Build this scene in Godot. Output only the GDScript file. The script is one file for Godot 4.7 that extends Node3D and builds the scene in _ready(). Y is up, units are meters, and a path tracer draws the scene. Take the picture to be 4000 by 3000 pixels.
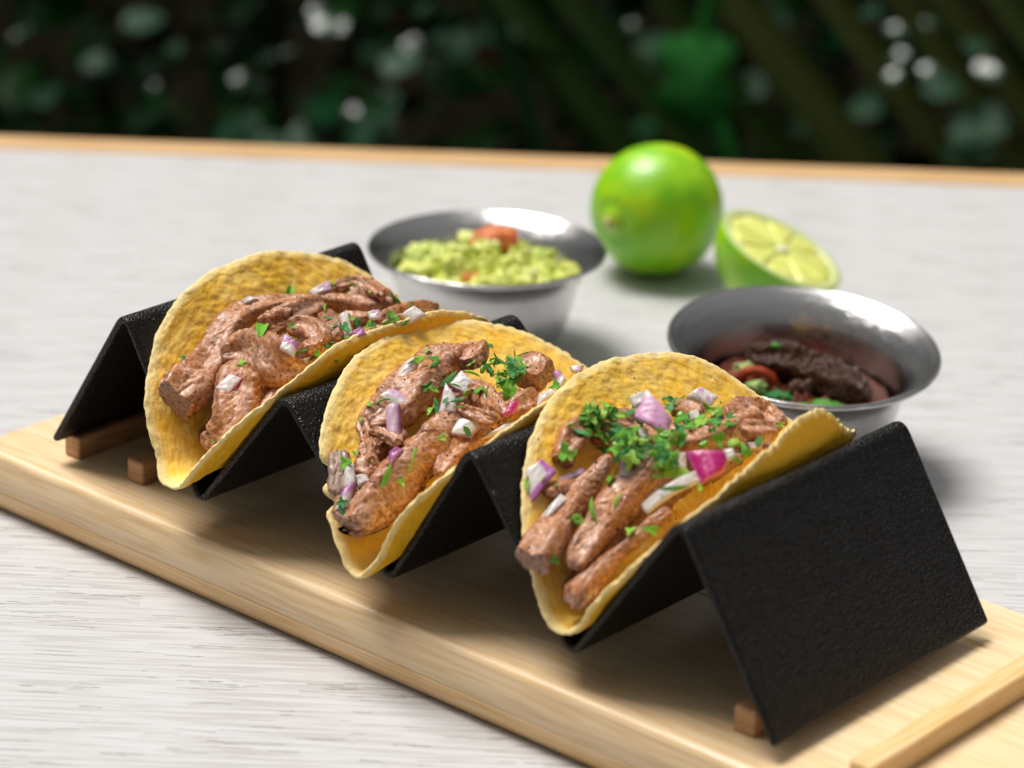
extends Node3D
# y is up, metres; the table top is y = 0. x runs along the taco holder, z towards its open front.

const UPC := Vector3(-0.604, -0.365, -0.708)   # the way chopped bits settle onto the pile: down and back
var rng := RandomNumberGenerator.new()
var names := {}
var noise := FastNoiseLite.new()
var M := {}
var hmap := PackedFloat32Array()
const HX := -0.03
const HZ := -0.15
const HN := 450
const HM := 250
const HS := 0.0008
const BASE := 0.029                      # underside of the holder above the table
const VX := [0.0679, 0.1493, 0.2193]
const PKX := [0.0345, 0.1054, 0.1798, 0.2553]
const PKY := [0.0526, 0.0448, 0.0498, 0.0510]

# ------------------------------------------------------------------ mesh helper
class MB:
	var v := PackedVector3Array()
	var c := PackedColorArray()
	var uv := PackedVector2Array()
	var idx := PackedInt32Array()
	var flat := {}
	func vert(p: Vector3, col := Color.WHITE, t := Vector2.ZERO) -> int:
		v.append(p); c.append(col); uv.append(t)
		return v.size() - 1
	func tri(a: int, b: int, d: int) -> void:
		idx.append(a); idx.append(b); idx.append(d)
	# P holds rows of nu points; wrap closes each row; out = true when (row step) x (column step) points inwards
	func grid(P: PackedVector3Array, nu: int, nv: int, wrap: bool, flip: bool, C = null, T = null) -> int:
		var b := v.size()
		v.append_array(P)
		if C == null:
			for i in P.size(): c.append(Color.WHITE)
		else: c.append_array(C)
		if T == null:
			for i in P.size(): uv.append(Vector2.ZERO)
		else: uv.append_array(T)
		for j in nv - 1:
			for i in (nu if wrap else nu - 1):
				var i2 := (i + 1) % nu
				var p := b + j * nu + i
				var q := b + j * nu + i2
				var r := b + (j + 1) * nu + i
				var s := b + (j + 1) * nu + i2
				if flip:
					tri(p, q, r); tri(q, s, r)
				else:
					tri(p, r, q); tri(q, r, s)
		return b
	# a flat polygon with corners of its own, wound clockwise seen from outside
	func poly(pts: Array, col := Color.WHITE, uvs := []) -> void:
		var b := v.size()
		for i in pts.size(): vert(pts[i], col, uvs[i] if uvs else Vector2(pts[i].x, pts[i].z))
		for i in range(1, pts.size() - 1): tri(b, b + i, b + i + 1)
	func box(lo: Vector3, hi: Vector3, ch: float, col := Color.WHITE, along := 0) -> void:
		# chamfered box: every corner cut into three points
		var cen := (lo + hi) / 2
		var h := (hi - lo) / 2
		var sgn := [-1.0, 1.0]
		for ax in 3:
			var u := (ax + 1) % 3
			var w := (ax + 2) % 3
			for s in sgn:
				var f := []
				for k in [[-1, -1], [1, -1], [1, 1], [-1, 1]]:
					var p := Vector3.ZERO
					p[ax] = s * h[ax]; p[u] = k[0] * (h[u] - ch); p[w] = k[1] * (h[w] - ch)
					f.append(cen + p)
				quadout(f, cen, col, along)
			for s in sgn:
				for t in sgn:
					var e := []
					for k in [[0, -1], [0, 1], [1, 1], [1, -1]]:
						var p := Vector3.ZERO
						p[ax] = k[1] * (h[ax] - ch)
						p[u] = s * (h[u] - (ch if k[0] == 0 else 0.0)); p[w] = t * (h[w] - (0.0 if k[0] == 0 else ch))
						e.append(cen + p)
					quadout(e, cen, col, along)
		for a in sgn:
			for b2 in sgn:
				for d in sgn:
					quadout([cen + Vector3(a * h.x, b2 * (h.y - ch), d * (h.z - ch)), cen + Vector3(a * (h.x - ch), b2 * h.y, d * (h.z - ch)), cen + Vector3(a * (h.x - ch), b2 * (h.y - ch), d * h.z)], cen, col, along)
	func quadout(f: Array, cen: Vector3, col: Color, along: int) -> void:
		var n: Vector3 = (f[2] - f[0]).cross(f[1] - f[0])
		if n.dot(f[0] + f[2] - 2 * cen) < 0: f.reverse()
		n = n.abs()
		var uvs := []
		for p in f:
			var q: Vector3 = p
			var other := q.y if n.y < maxf(n.x, n.z) else (q.z if along == 0 else q.x)
			uvs.append(Vector2(q.x if along == 0 else q.z, other))
		poly(f, col, uvs)
	func mesh(weld := false) -> ArrayMesh:
		var n := PackedVector3Array(); n.resize(v.size())
		for k in range(0, idx.size(), 3):
			var a := idx[k]; var b := idx[k + 1]; var d := idx[k + 2]
			var f := (v[d] - v[a]).cross(v[b] - v[a])
			n[a] += f; n[b] += f; n[d] += f
		if weld:
			var at := {}
			for i in v.size():
				var key := Vector3i((v[i] * 50000.0).round())
				at[key] = at.get(key, Vector3.ZERO) + n[i]
			for i in v.size(): n[i] = at[Vector3i((v[i] * 50000.0).round())]
		for i in n.size(): n[i] = n[i].normalized() if n[i].length_squared() > 0.0 else Vector3.UP
		var a2 := []; a2.resize(Mesh.ARRAY_MAX)
		a2[Mesh.ARRAY_VERTEX] = v; a2[Mesh.ARRAY_NORMAL] = n; a2[Mesh.ARRAY_COLOR] = c; a2[Mesh.ARRAY_TEX_UV] = uv; a2[Mesh.ARRAY_INDEX] = idx
		var m := ArrayMesh.new()
		m.add_surface_from_arrays(Mesh.PRIMITIVE_TRIANGLES, a2)
		return m

# ------------------------------------------------------------------ scene helpers
func numbered(called: String) -> String:
	names[called] = names.get(called, -1) + 1
	return called if names[called] == 0 else "%s_%03d" % [called, names[called]]

func part(parent: Node3D, called: String, mesh: Mesh, m: Material, label := "", stuff := false) -> MeshInstance3D:
	var o := MeshInstance3D.new()
	o.mesh = mesh; o.material_override = m
	var k := 0
	o.name = called
	while parent.has_node(NodePath(o.name)):
		k += 1; o.name = "%s_%03d" % [called, k]
	parent.add_child(o, true)
	if label: o.set_meta("label", label)
	if stuff: o.set_meta("kind", "stuff")
	return o

func tag(o: Node3D, label: String, category: String, group := "") -> Node3D:
	o.set_meta("label", label); o.set_meta("category", category)
	if group: o.set_meta("group", group)
	return o

func base(called: String, label: String, category: String, group := "", at := Transform3D()) -> Node3D:
	var o := Node3D.new(); o.name = numbered(called); add_child(o, true); o.transform = at
	return tag(o, label, category, group)

func single(called: String, mesh: Mesh, m: Material, label: String, category: String, group := "", at := Transform3D()) -> MeshInstance3D:
	var o := MeshInstance3D.new(); o.mesh = mesh; o.material_override = m
	o.name = numbered(called); add_child(o, true); o.transform = at
	tag(o, label, category, group)
	return o

# moves a mesh made in world coordinates so that its own origin is at its foot
func rooted(b: MB) -> Vector3:
	var lo := b.v[0]; var hi := b.v[0]
	for p in b.v: lo = lo.min(p); hi = hi.max(p)
	var o := Vector3((lo.x + hi.x) / 2, lo.y, (lo.z + hi.z) / 2)
	for i in b.v.size(): b.v[i] -= o
	return o

func n3(p: Vector3, f: float, seed := 0.0) -> float:
	var k := f * 100.0
	return noise.get_noise_3d(p.x * k + seed * 1730.0, p.y * k - seed * 910.0, p.z * k + seed * 570.0)

func mix(a: Color, b: Color, t: float) -> Color:
	return a.lerp(b, clampf(t, 0.0, 1.0))

# ------------------------------------------------------------------ materials
func noise_tex(freq: float, oct := 3, size := 512, kind := FastNoiseLite.TYPE_SIMPLEX_SMOOTH, ramp: Gradient = null, seed := 1) -> NoiseTexture2D:
	var f := FastNoiseLite.new(); f.noise_type = kind; f.frequency = freq; f.fractal_octaves = oct; f.seed = seed
	var t := NoiseTexture2D.new(); t.width = size; t.height = size; t.seamless = true; t.noise = f
	if ramp: t.color_ramp = ramp
	return t

func ramp(cols: Array, offs: Array) -> Gradient:
	var g := Gradient.new()
	g.colors = PackedColorArray(cols); g.offsets = PackedFloat32Array(offs)
	return g

func lin(r: float, g: float, b: float) -> Color:
	return Color(r, g, b).linear_to_srgb()

func mat(called: String, col := Color.WHITE, rough := 0.5, vc := false) -> StandardMaterial3D:
	var m := StandardMaterial3D.new()
	m.resource_name = called; m.albedo_color = col.linear_to_srgb(); m.roughness = rough
	m.vertex_color_use_as_albedo = vc
	M[called] = m
	return m

func bump(m: StandardMaterial3D, t: Texture2D, cm: float, scale: float) -> void:
	m.heightmap_enabled = true; m.heightmap_texture = t; m.heightmap_scale = cm
	if scale > 0.0:
		m.uv1_triplanar = true; m.uv1_scale = Vector3.ONE * scale

func wood(called: String, a: Color, b: Color, seed: int, su: float, sv: float) -> StandardMaterial3D:
	var m := mat(called, Color.WHITE, 0.42)
	m.albedo_texture = noise_tex(0.02, 4, 512, FastNoiseLite.TYPE_SIMPLEX_SMOOTH, ramp([b.linear_to_srgb(), a.linear_to_srgb(), a.lerp(Color.WHITE, 0.06).linear_to_srgb()], [0.25, 0.55, 0.8]), seed)
	m.uv1_scale = Vector3(su, sv, 1)
	return m

func materials() -> void:
	var fine := noise_tex(0.03, 4, 512)
	var t: StandardMaterial3D
	t = mat("holder_black", Color(0.004, 0.0035, 0.0031), 0.35)
	t.metallic_specular = 0.40
	bump(t, noise_tex(0.035, 2, 512, FastNoiseLite.TYPE_SIMPLEX_SMOOTH, null, 5), 0.055, 52.0)
	t = mat("tortilla", Color.WHITE, 0.72, true)
	bump(t, noise_tex(0.02, 5, 512, FastNoiseLite.TYPE_SIMPLEX_SMOOTH, null, 8), 0.035, 34.0)
	t = mat("meat", Color.WHITE, 0.36, true)
	bump(t, noise_tex(0.025, 5, 512, FastNoiseLite.TYPE_SIMPLEX_SMOOTH, null, 11), 0.009, 55.0)
	t.roughness = 0.62; t.roughness_texture = noise_tex(0.012, 3, 512, FastNoiseLite.TYPE_SIMPLEX_SMOOTH, ramp([Color(0.42, 0.42, 0.42), Color(0.95, 0.95, 0.95)], [0.35, 0.65]), 57)
	t.albedo_texture = noise_tex(0.022, 5, 512, FastNoiseLite.TYPE_SIMPLEX_SMOOTH, ramp([Color(0.66, 0.57, 0.51), Color(0.92, 0.89, 0.87), Color(1, 1, 1)], [0.2, 0.45, 0.7]), 51)
	mat("pepper", Color(0.02, 0.016, 0.013), 0.5)
	t = mat("onion", Color(1, 1, 1, 0.86), 0.3, true)
	t.transparency = BaseMaterial3D.TRANSPARENCY_ALPHA
	bump(t, fine, 0.008, 60.0)
	for k in 5:
		var cols := [Color(0.13, 0.44, 0.03), Color(0.20, 0.56, 0.035), Color(0.06, 0.27, 0.03), Color(0.36, 0.64, 0.07), Color(0.07, 0.34, 0.10)]
		t = mat("herb%d" % k, cols[k], 0.32)
		t.backlight_enabled = true; t.backlight = Color(0.35, 0.5, 0.2)
		bump(t, fine, 0.01, 70.0)
	for k in 2:
		t = mat("scallion%d" % k, [Color(0.34, 0.55, 0.09), Color(0.20, 0.42, 0.05)][k], 0.3)
		t.backlight_enabled = true; t.backlight = Color(0.4, 0.5, 0.2)
	t = mat("steel", Color(0.60, 0.595, 0.59), 0.17)
	t.metallic = 1.0
	t.uv1_scale = Vector3(2.0, 60.0, 1)
	bump(t, noise_tex(0.1, 2, 512, FastNoiseLite.TYPE_SIMPLEX_SMOOTH, null, 61), 0.006, 0.0)
	t = mat("lime_skin", Color.WHITE, 0.33, true)
	t.clearcoat_enabled = true; t.clearcoat = 0.15; t.clearcoat_roughness = 0.12
	bump(t, noise_tex(0.06, 2, 512, FastNoiseLite.TYPE_CELLULAR, null, 3), -0.02, 35.0)
	t = mat("lime_flesh", Color.WHITE, 0.16, true)
	t.subsurf_scatter_enabled = true; t.subsurf_scatter_strength = 0.15
	bump(t, fine, 0.02, 40.0)
	t = mat("guacamole", Color.WHITE, 0.3, true)
	bump(t, fine, 0.03, 60.0)
	t = mat("salsa", Color.WHITE, 0.24, true)
	t.metallic_specular = 0.30
	bump(t, fine, 0.05, 50.0)
	# table laminate: long pale streaks, short dark pores
	t = mat("laminate", Color.WHITE, 0.5)
	t.albedo_texture = noise_tex(0.012, 5, 1024, FastNoiseLite.TYPE_SIMPLEX_SMOOTH, ramp([lin(0.44, 0.425, 0.42), lin(0.51, 0.505, 0.505), lin(0.545, 0.55, 0.56)], [0.25, 0.5, 0.75]), 21)
	t.uv1_scale = Vector3(1.6, 34.0, 1)
	t.detail_enabled = true; t.detail_uv_layer = BaseMaterial3D.DETAIL_UV_2; t.detail_blend_mode = BaseMaterial3D.BLEND_MODE_MUL
	t.uv2_scale = Vector3(1.0 / 0.62, 1.0 / 0.41, 1)
	t.detail_albedo = pores()
	wood("bamboo_top", Color(0.79, 0.61, 0.37), Color(0.73, 0.53, 0.29), 31, 2.2, 30.0)
	wood("bamboo_side", Color(0.79, 0.58, 0.34), Color(0.72, 0.49, 0.25), 37, 2.4, 45.0)
	wood("bamboo_layer", Color(0.80, 0.53, 0.25), Color(0.74, 0.44, 0.17), 38, 2.4, 45.0)
	wood("slat_wood", Color(0.52, 0.28, 0.12), Color(0.36, 0.17, 0.065), 33, 6.0, 90.0)
	wood("edge_wood", Color(0.62, 0.40, 0.19), Color(0.50, 0.29, 0.12), 35, 1.4, 30.0)
	for n in ["bamboo_top", "bamboo_side", "bamboo_layer"]:
		M[n].clearcoat_enabled = true; M[n].clearcoat = 0.25; M[n].clearcoat_roughness = 0.3
	mat("table_leg", Color(0.05, 0.05, 0.05), 0.5)
	mat("speck", Color(0.13, 0.055, 0.02), 0.7)
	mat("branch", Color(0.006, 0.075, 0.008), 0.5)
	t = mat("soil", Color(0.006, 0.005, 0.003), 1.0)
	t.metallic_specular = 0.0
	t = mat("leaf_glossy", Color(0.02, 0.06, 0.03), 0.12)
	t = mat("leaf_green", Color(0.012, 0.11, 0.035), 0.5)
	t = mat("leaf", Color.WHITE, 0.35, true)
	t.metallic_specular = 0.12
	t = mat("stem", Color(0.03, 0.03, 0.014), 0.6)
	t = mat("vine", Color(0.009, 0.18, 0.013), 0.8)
	t = mat("blade", Color.WHITE, 0.5, true)

func pores() -> ImageTexture:
	var w := 1240; var h := 1640
	var im := Image.create(w, h, false, Image.FORMAT_RGBA8)
	im.fill(Color(1, 1, 1, 1))
	var r := RandomNumberGenerator.new(); r.seed = 77
	for k in 6000:
		var x := r.randi() % w; var y := r.randi() % h
		var bunch := 0.5 + 0.5 * noise.get_noise_2d(x * 0.3, y * 1.3)
		if r.randf() > bunch * bunch * 2.2: continue
		var segs := 1 + r.randi() % 4
		var dark := 0.60 + 0.32 * r.randf()
		for s in segs:
			var l := 3 + r.randi() % 9
			im.fill_rect(Rect2i(x, y, l, 1), Color(dark, dark * 0.97, dark * 0.97, 1))
			if r.randf() < 0.35: im.fill_rect(Rect2i(x + 1, y + 1, maxi(l - 3, 1), 1), Color(minf(dark + 0.1, 1), dark + 0.07, dark + 0.07, 1))
			x += l; y += r.randi() % 3 - 1
	return ImageTexture.create_from_image(im)

# ------------------------------------------------------------------ height map of the fillings
func splat(P: PackedVector3Array, off: Vector3) -> void:
	for q in P:
		var p := q + off
		var i := int((p.x - HX) / HS); var j := int((p.z - HZ) / HS)
		if i < 1 or j < 1 or i >= HN - 1 or j >= HM - 1: continue
		for d in [0, 1, -1, HN, -HN]:
			var k: int = j * HN + i + d
			if hmap[k] < p.y: hmap[k] = p.y

func height(p: Vector3) -> float:
	var i := int((p.x - HX) / HS); var j := int((p.z - HZ) / HS)
	return hmap[j * HN + i] if i > 0 and j > 0 and i < HN and j < HM else -1.0

func settle(p: Vector3, near := 0.014, far := 0.016) -> Vector3:
	var t := near
	while t > -far:
		var q := p - UPC * t
		if height(q) >= q.y: return q
		t -= 0.0004
	return p

func slope(p: Vector3, w := 0.002) -> Vector3:
	var hx := clampf((height(p + Vector3(w, 0, 0)) - height(p - Vector3(w, 0, 0))) / (2 * w), -1.2, 1.2)
	var hz := clampf((height(p + Vector3(0, 0, w)) - height(p - Vector3(0, 0, w))) / (2 * w), -1.2, 1.2)
	return Vector3(-hx, 1, -hz).normalized()

# ------------------------------------------------------------------ table, board, holder
func build_table() -> void:
	var e := Vector3(0.7795, 0, -0.6264)            # along the far edge
	var b := Vector3(-0.6264, 0, -0.7795)           # away over the far edge
	var edge := Vector3(-0.2447, 0, -0.3626)
	var root := base("table", "white wood grain table top with a light wood strip along its edge", "table", "", Transform3D(Basis(e, Vector3.UP, -b), edge))
	# local: x along the edge, -z over the edge
	var mb := MB.new()
	var st := SurfaceTool.new(); st.begin(Mesh.PRIMITIVE_TRIANGLES)
	var lo := Vector3(-1.1, -0.03, 0.0225); var hi := Vector3(1.1, 0.0, 1.05)
	mb.box(lo, hi, 0.0006)
	var m := mb.mesh()
	var arr := m.surface_get_arrays(0)
	arr[Mesh.ARRAY_TEX_UV2] = arr[Mesh.ARRAY_TEX_UV]
	var m2 := ArrayMesh.new(); m2.add_surface_from_arrays(Mesh.PRIMITIVE_TRIANGLES, arr)
	part(root, "table_top", m2, M.laminate)
	mb = MB.new()
	mb.box(Vector3(-1.1, -0.03, 0.0), Vector3(1.1, 0.0003, 0.022), 0.0025)
	part(root, "edge_strip", mb.mesh(), M.edge_wood)
	for sx in [-1.0, 1.0]:
		for z in [0.1, 0.95]:
			mb = MB.new()
			mb.box(Vector3(sx * 1.0 - 0.025, -0.739, z - 0.025), Vector3(sx * 1.0 + 0.025, -0.0302, z + 0.025), 0.002)
			part(root, "leg", mb.mesh(), M.table_leg)

func build_board() -> void:
	var root := base("serving_board", "light bamboo serving board with raised cross slats and a rounded edge", "board")
	var x0 := -0.0315; var x1 := 0.40
	# front plank: its long side is rounded; profile in (z, y) going up and back
	var topy := BASE - 0.0077
	var layer := 0.0085
	var prof := PackedVector2Array([Vector2(-0.0122, topy)])
	for k in 9:
		var a := PI / 2 * (1.0 - k / 8.0)
		prof.append(Vector2(0.0050 + 0.0030 * cos(a), topy - 0.0030 + 0.0030 * sin(a)))
	for k in 8:
		var f := (k + 1) / 8.0
		prof.append(Vector2(0.0080 + 0.0012 * sin(f * PI * 0.75), lerpf(topy - 0.003, layer, f)))
	plank(root, "plank", prof, x0, x1, M.bamboo_side, layer)
	var low := PackedVector2Array([Vector2(-0.0122, layer - 0.00015), Vector2(0.00885, layer - 0.00015)])
	for k in 8:
		var f := (k + 1) / 8.0
		low.append(Vector2(lerpf(0.00885, 0.0052, f * f), lerpf(layer - 0.00015, 0.0002, f)))
	plank(root, "lower_layer", low, x0, x1, M.bamboo_layer, 0.0002)
	var zs := [-0.0122, -0.041, -0.0702, -0.099, -0.1282]
	for i in 4:
		var mb := MB.new()
		mb.box(Vector3(x0, 0.0002, zs[i + 1] + 0.00003), Vector3(x1, topy - [0.00005, 0.0001, 0.0, 0.00005][i], zs[i] - 0.00003), 0.00025 if i < 3 else 0.002)
		part(root, "plank", mb.mesh(), M.bamboo_top)
	var sx := [-0.0042, 0.0264, 0.2712, 0.3115]
	for x in sx:
		var mb := MB.new()
		mb.box(Vector3(x, topy + 0.00005, -0.1125), Vector3(x + 0.0073, BASE, -0.0075 if x < 0.3 else -0.0042), 0.0005, Color.WHITE, 2)
		part(root, "slat", mb.mesh(), M.slat_wood if x < 0.3 else M.bamboo_layer)

func plank(root: Node3D, called: String, prof: PackedVector2Array, x0: float, x1: float, m: Material, y0: float) -> void:
	var mb := MB.new()
	var pts := prof.duplicate()
	pts.append(Vector2(prof[prof.size() - 1].x, y0))
	var P := PackedVector3Array(); var T := PackedVector2Array()
	var run := 0.0
	var xs := [x0, x0 + 0.0008]
	for k in 41: xs.append(lerpf(x0 + 0.002, x1, k / 40.0))
	for j in xs.size():
		run = 0.0
		for i in prof.size():
			if i: run += prof[i].distance_to(prof[i - 1])
			var q := prof[i]
			if j == 0: q = q + Vector2(-0.0006, -0.0006) * (1.0 if i else 0.0)
			P.append(Vector3(xs[j], q.y, q.x)); T.append(Vector2(xs[j], run))
	mb.grid(P, prof.size(), xs.size(), false, true, null, T)
	for e in [0, xs.size() - 1]:
		var f := []
		for i in prof.size(): f.append(P[e * prof.size() + i])
		f.append(Vector3(xs[e], y0, prof[0].x))
		if e == 0: f.reverse()
		mb.poly(f)
	var L := prof[prof.size() - 1]
	mb.poly([Vector3(x0, y0, prof[0].x), Vector3(x0, L.y, L.x), Vector3(x1, L.y, L.x), Vector3(x1, y0, prof[0].x)])
	mb.poly([Vector3(x0, y0, prof[0].x), Vector3(x1, y0, prof[0].x), Vector3(x1, prof[0].y, prof[0].x), Vector3(x0, prof[0].y, prof[0].x)])
	part(root, called, mb.mesh(), m)

func build_holder() -> void:
	var key := [Vector2(-0.0002, 0.0013)]
	for i in 3:
		key.append(Vector2(PKX[i], PKY[i] + 0.0008)); key.append(Vector2(VX[i], -0.0009))
	key.append(Vector2(PKX[3], PKY[3] + 0.0008)); key.append(Vector2(0.2895, -0.0020))
	var line := PackedVector2Array([key[0]])
	for i in range(1, key.size() - 1):
		var a: Vector2 = key[i] + (key[i - 1] - key[i]).normalized() * 0.0055
		var b: Vector2 = key[i] + (key[i + 1] - key[i]).normalized() * 0.0055
		var from := line[line.size() - 1]
		for k in range(1, 6): line.append(from.lerp(a, k / 5.0))
		for k in range(1, 11):
			var t := k / 10.0
			line.append(a.lerp(key[i], t).lerp(key[i].lerp(b, t), t))
	var last := line[line.size() - 1]
	for k in range(1, 6): line.append(last.lerp(key[key.size() - 1], k / 5.0))
	var nrm := PackedVector2Array()
	for i in line.size():
		var d := (line[mini(i + 1, line.size() - 1)] - line[maxi(i - 1, 0)]).normalized()
		nrm.append(Vector2(-d.y, d.x))
	var rows := []
	var rim := [[0.0, 0.0003], [0.0002, 0.0008], [0.0006, 0.00112], [0.0013, 0.00125]]
	for r in rim: rows.append([-r[0], r[1]])
	for k in range(1, 14): rows.append([lerpf(-0.0013, -0.1037, k / 14.0), 0.00125])
	for k in 4: rows.append([-0.105 + rim[3 - k][0], rim[3 - k][1]])
	var P := PackedVector3Array()
	var nu := 0
	for r in rows:
		var loop := []
		var ext := 0.00125 - float(r[1])
		for i in line.size():
			var q: Vector2 = line[i] + nrm[i] * float(r[1])
			loop.append(q)
		var de := (line[line.size() - 1] - line[line.size() - 2]).normalized()
		for k in range(1, 6):
			var a := PI * k / 6.0
			loop.append(line[line.size() - 1] + (nrm[nrm.size() - 1] * cos(a) + de * sin(a)) * float(r[1]))
		for i in range(line.size() - 1, -1, -1): loop.append(line[i] - nrm[i] * float(r[1]))
		var ds := (line[0] - line[1]).normalized()
		for k in range(1, 6):
			var a := PI * k / 6.0
			loop.append(line[0] + (-nrm[0] * cos(a) + ds * sin(a)) * float(r[1]))
		nu = loop.size()
		for q in loop: P.append(Vector3(q.x, q.y + BASE, r[0]))
	var mb := MB.new()
	mb.grid(P, nu, rows.size(), true, false)
	# close the thin front and back edges
	var n := line.size()
	for e in [0, rows.size() - 1]:
		for i in n - 1:
			var a: int = e * nu + i; var b: int = a + 1
			var d: int = e * nu + (2 * n + 4 - i); var c2: int = d - 1
			if e == 0:
				mb.tri(a, b, d); mb.tri(b, c2, d)
			else:
				mb.tri(a, d, b); mb.tri(b, d, c2)
	var o := rooted(mb)
	single("taco_holder", mb.mesh(), M.holder_black, "black textured metal zigzag taco holder standing on the bamboo board", "taco holder", "", Transform3D(Basis(), o))

# ------------------------------------------------------------------ tortillas
var TOR := [
	{"R": 0.0665, "zc": -0.0535, "SL": 0.0615, "SR": 0.0590, "pR": 2.9, "rho": 0.0100, "bend": 0.042, "up": 0.5},
	{"R": 0.0690, "zc": -0.0560, "SL": 0.0650, "SR": 0.0560, "pR": 3.2, "rho": 0.0060, "bend": 0.044, "up": 0.4},
	{"R": 0.0690, "zc": -0.0640, "SL": 0.0665, "SR": 0.0690, "pR": 2.6, "rho": 0.0085, "bend": 0.043, "up": 0.9}]

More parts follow.
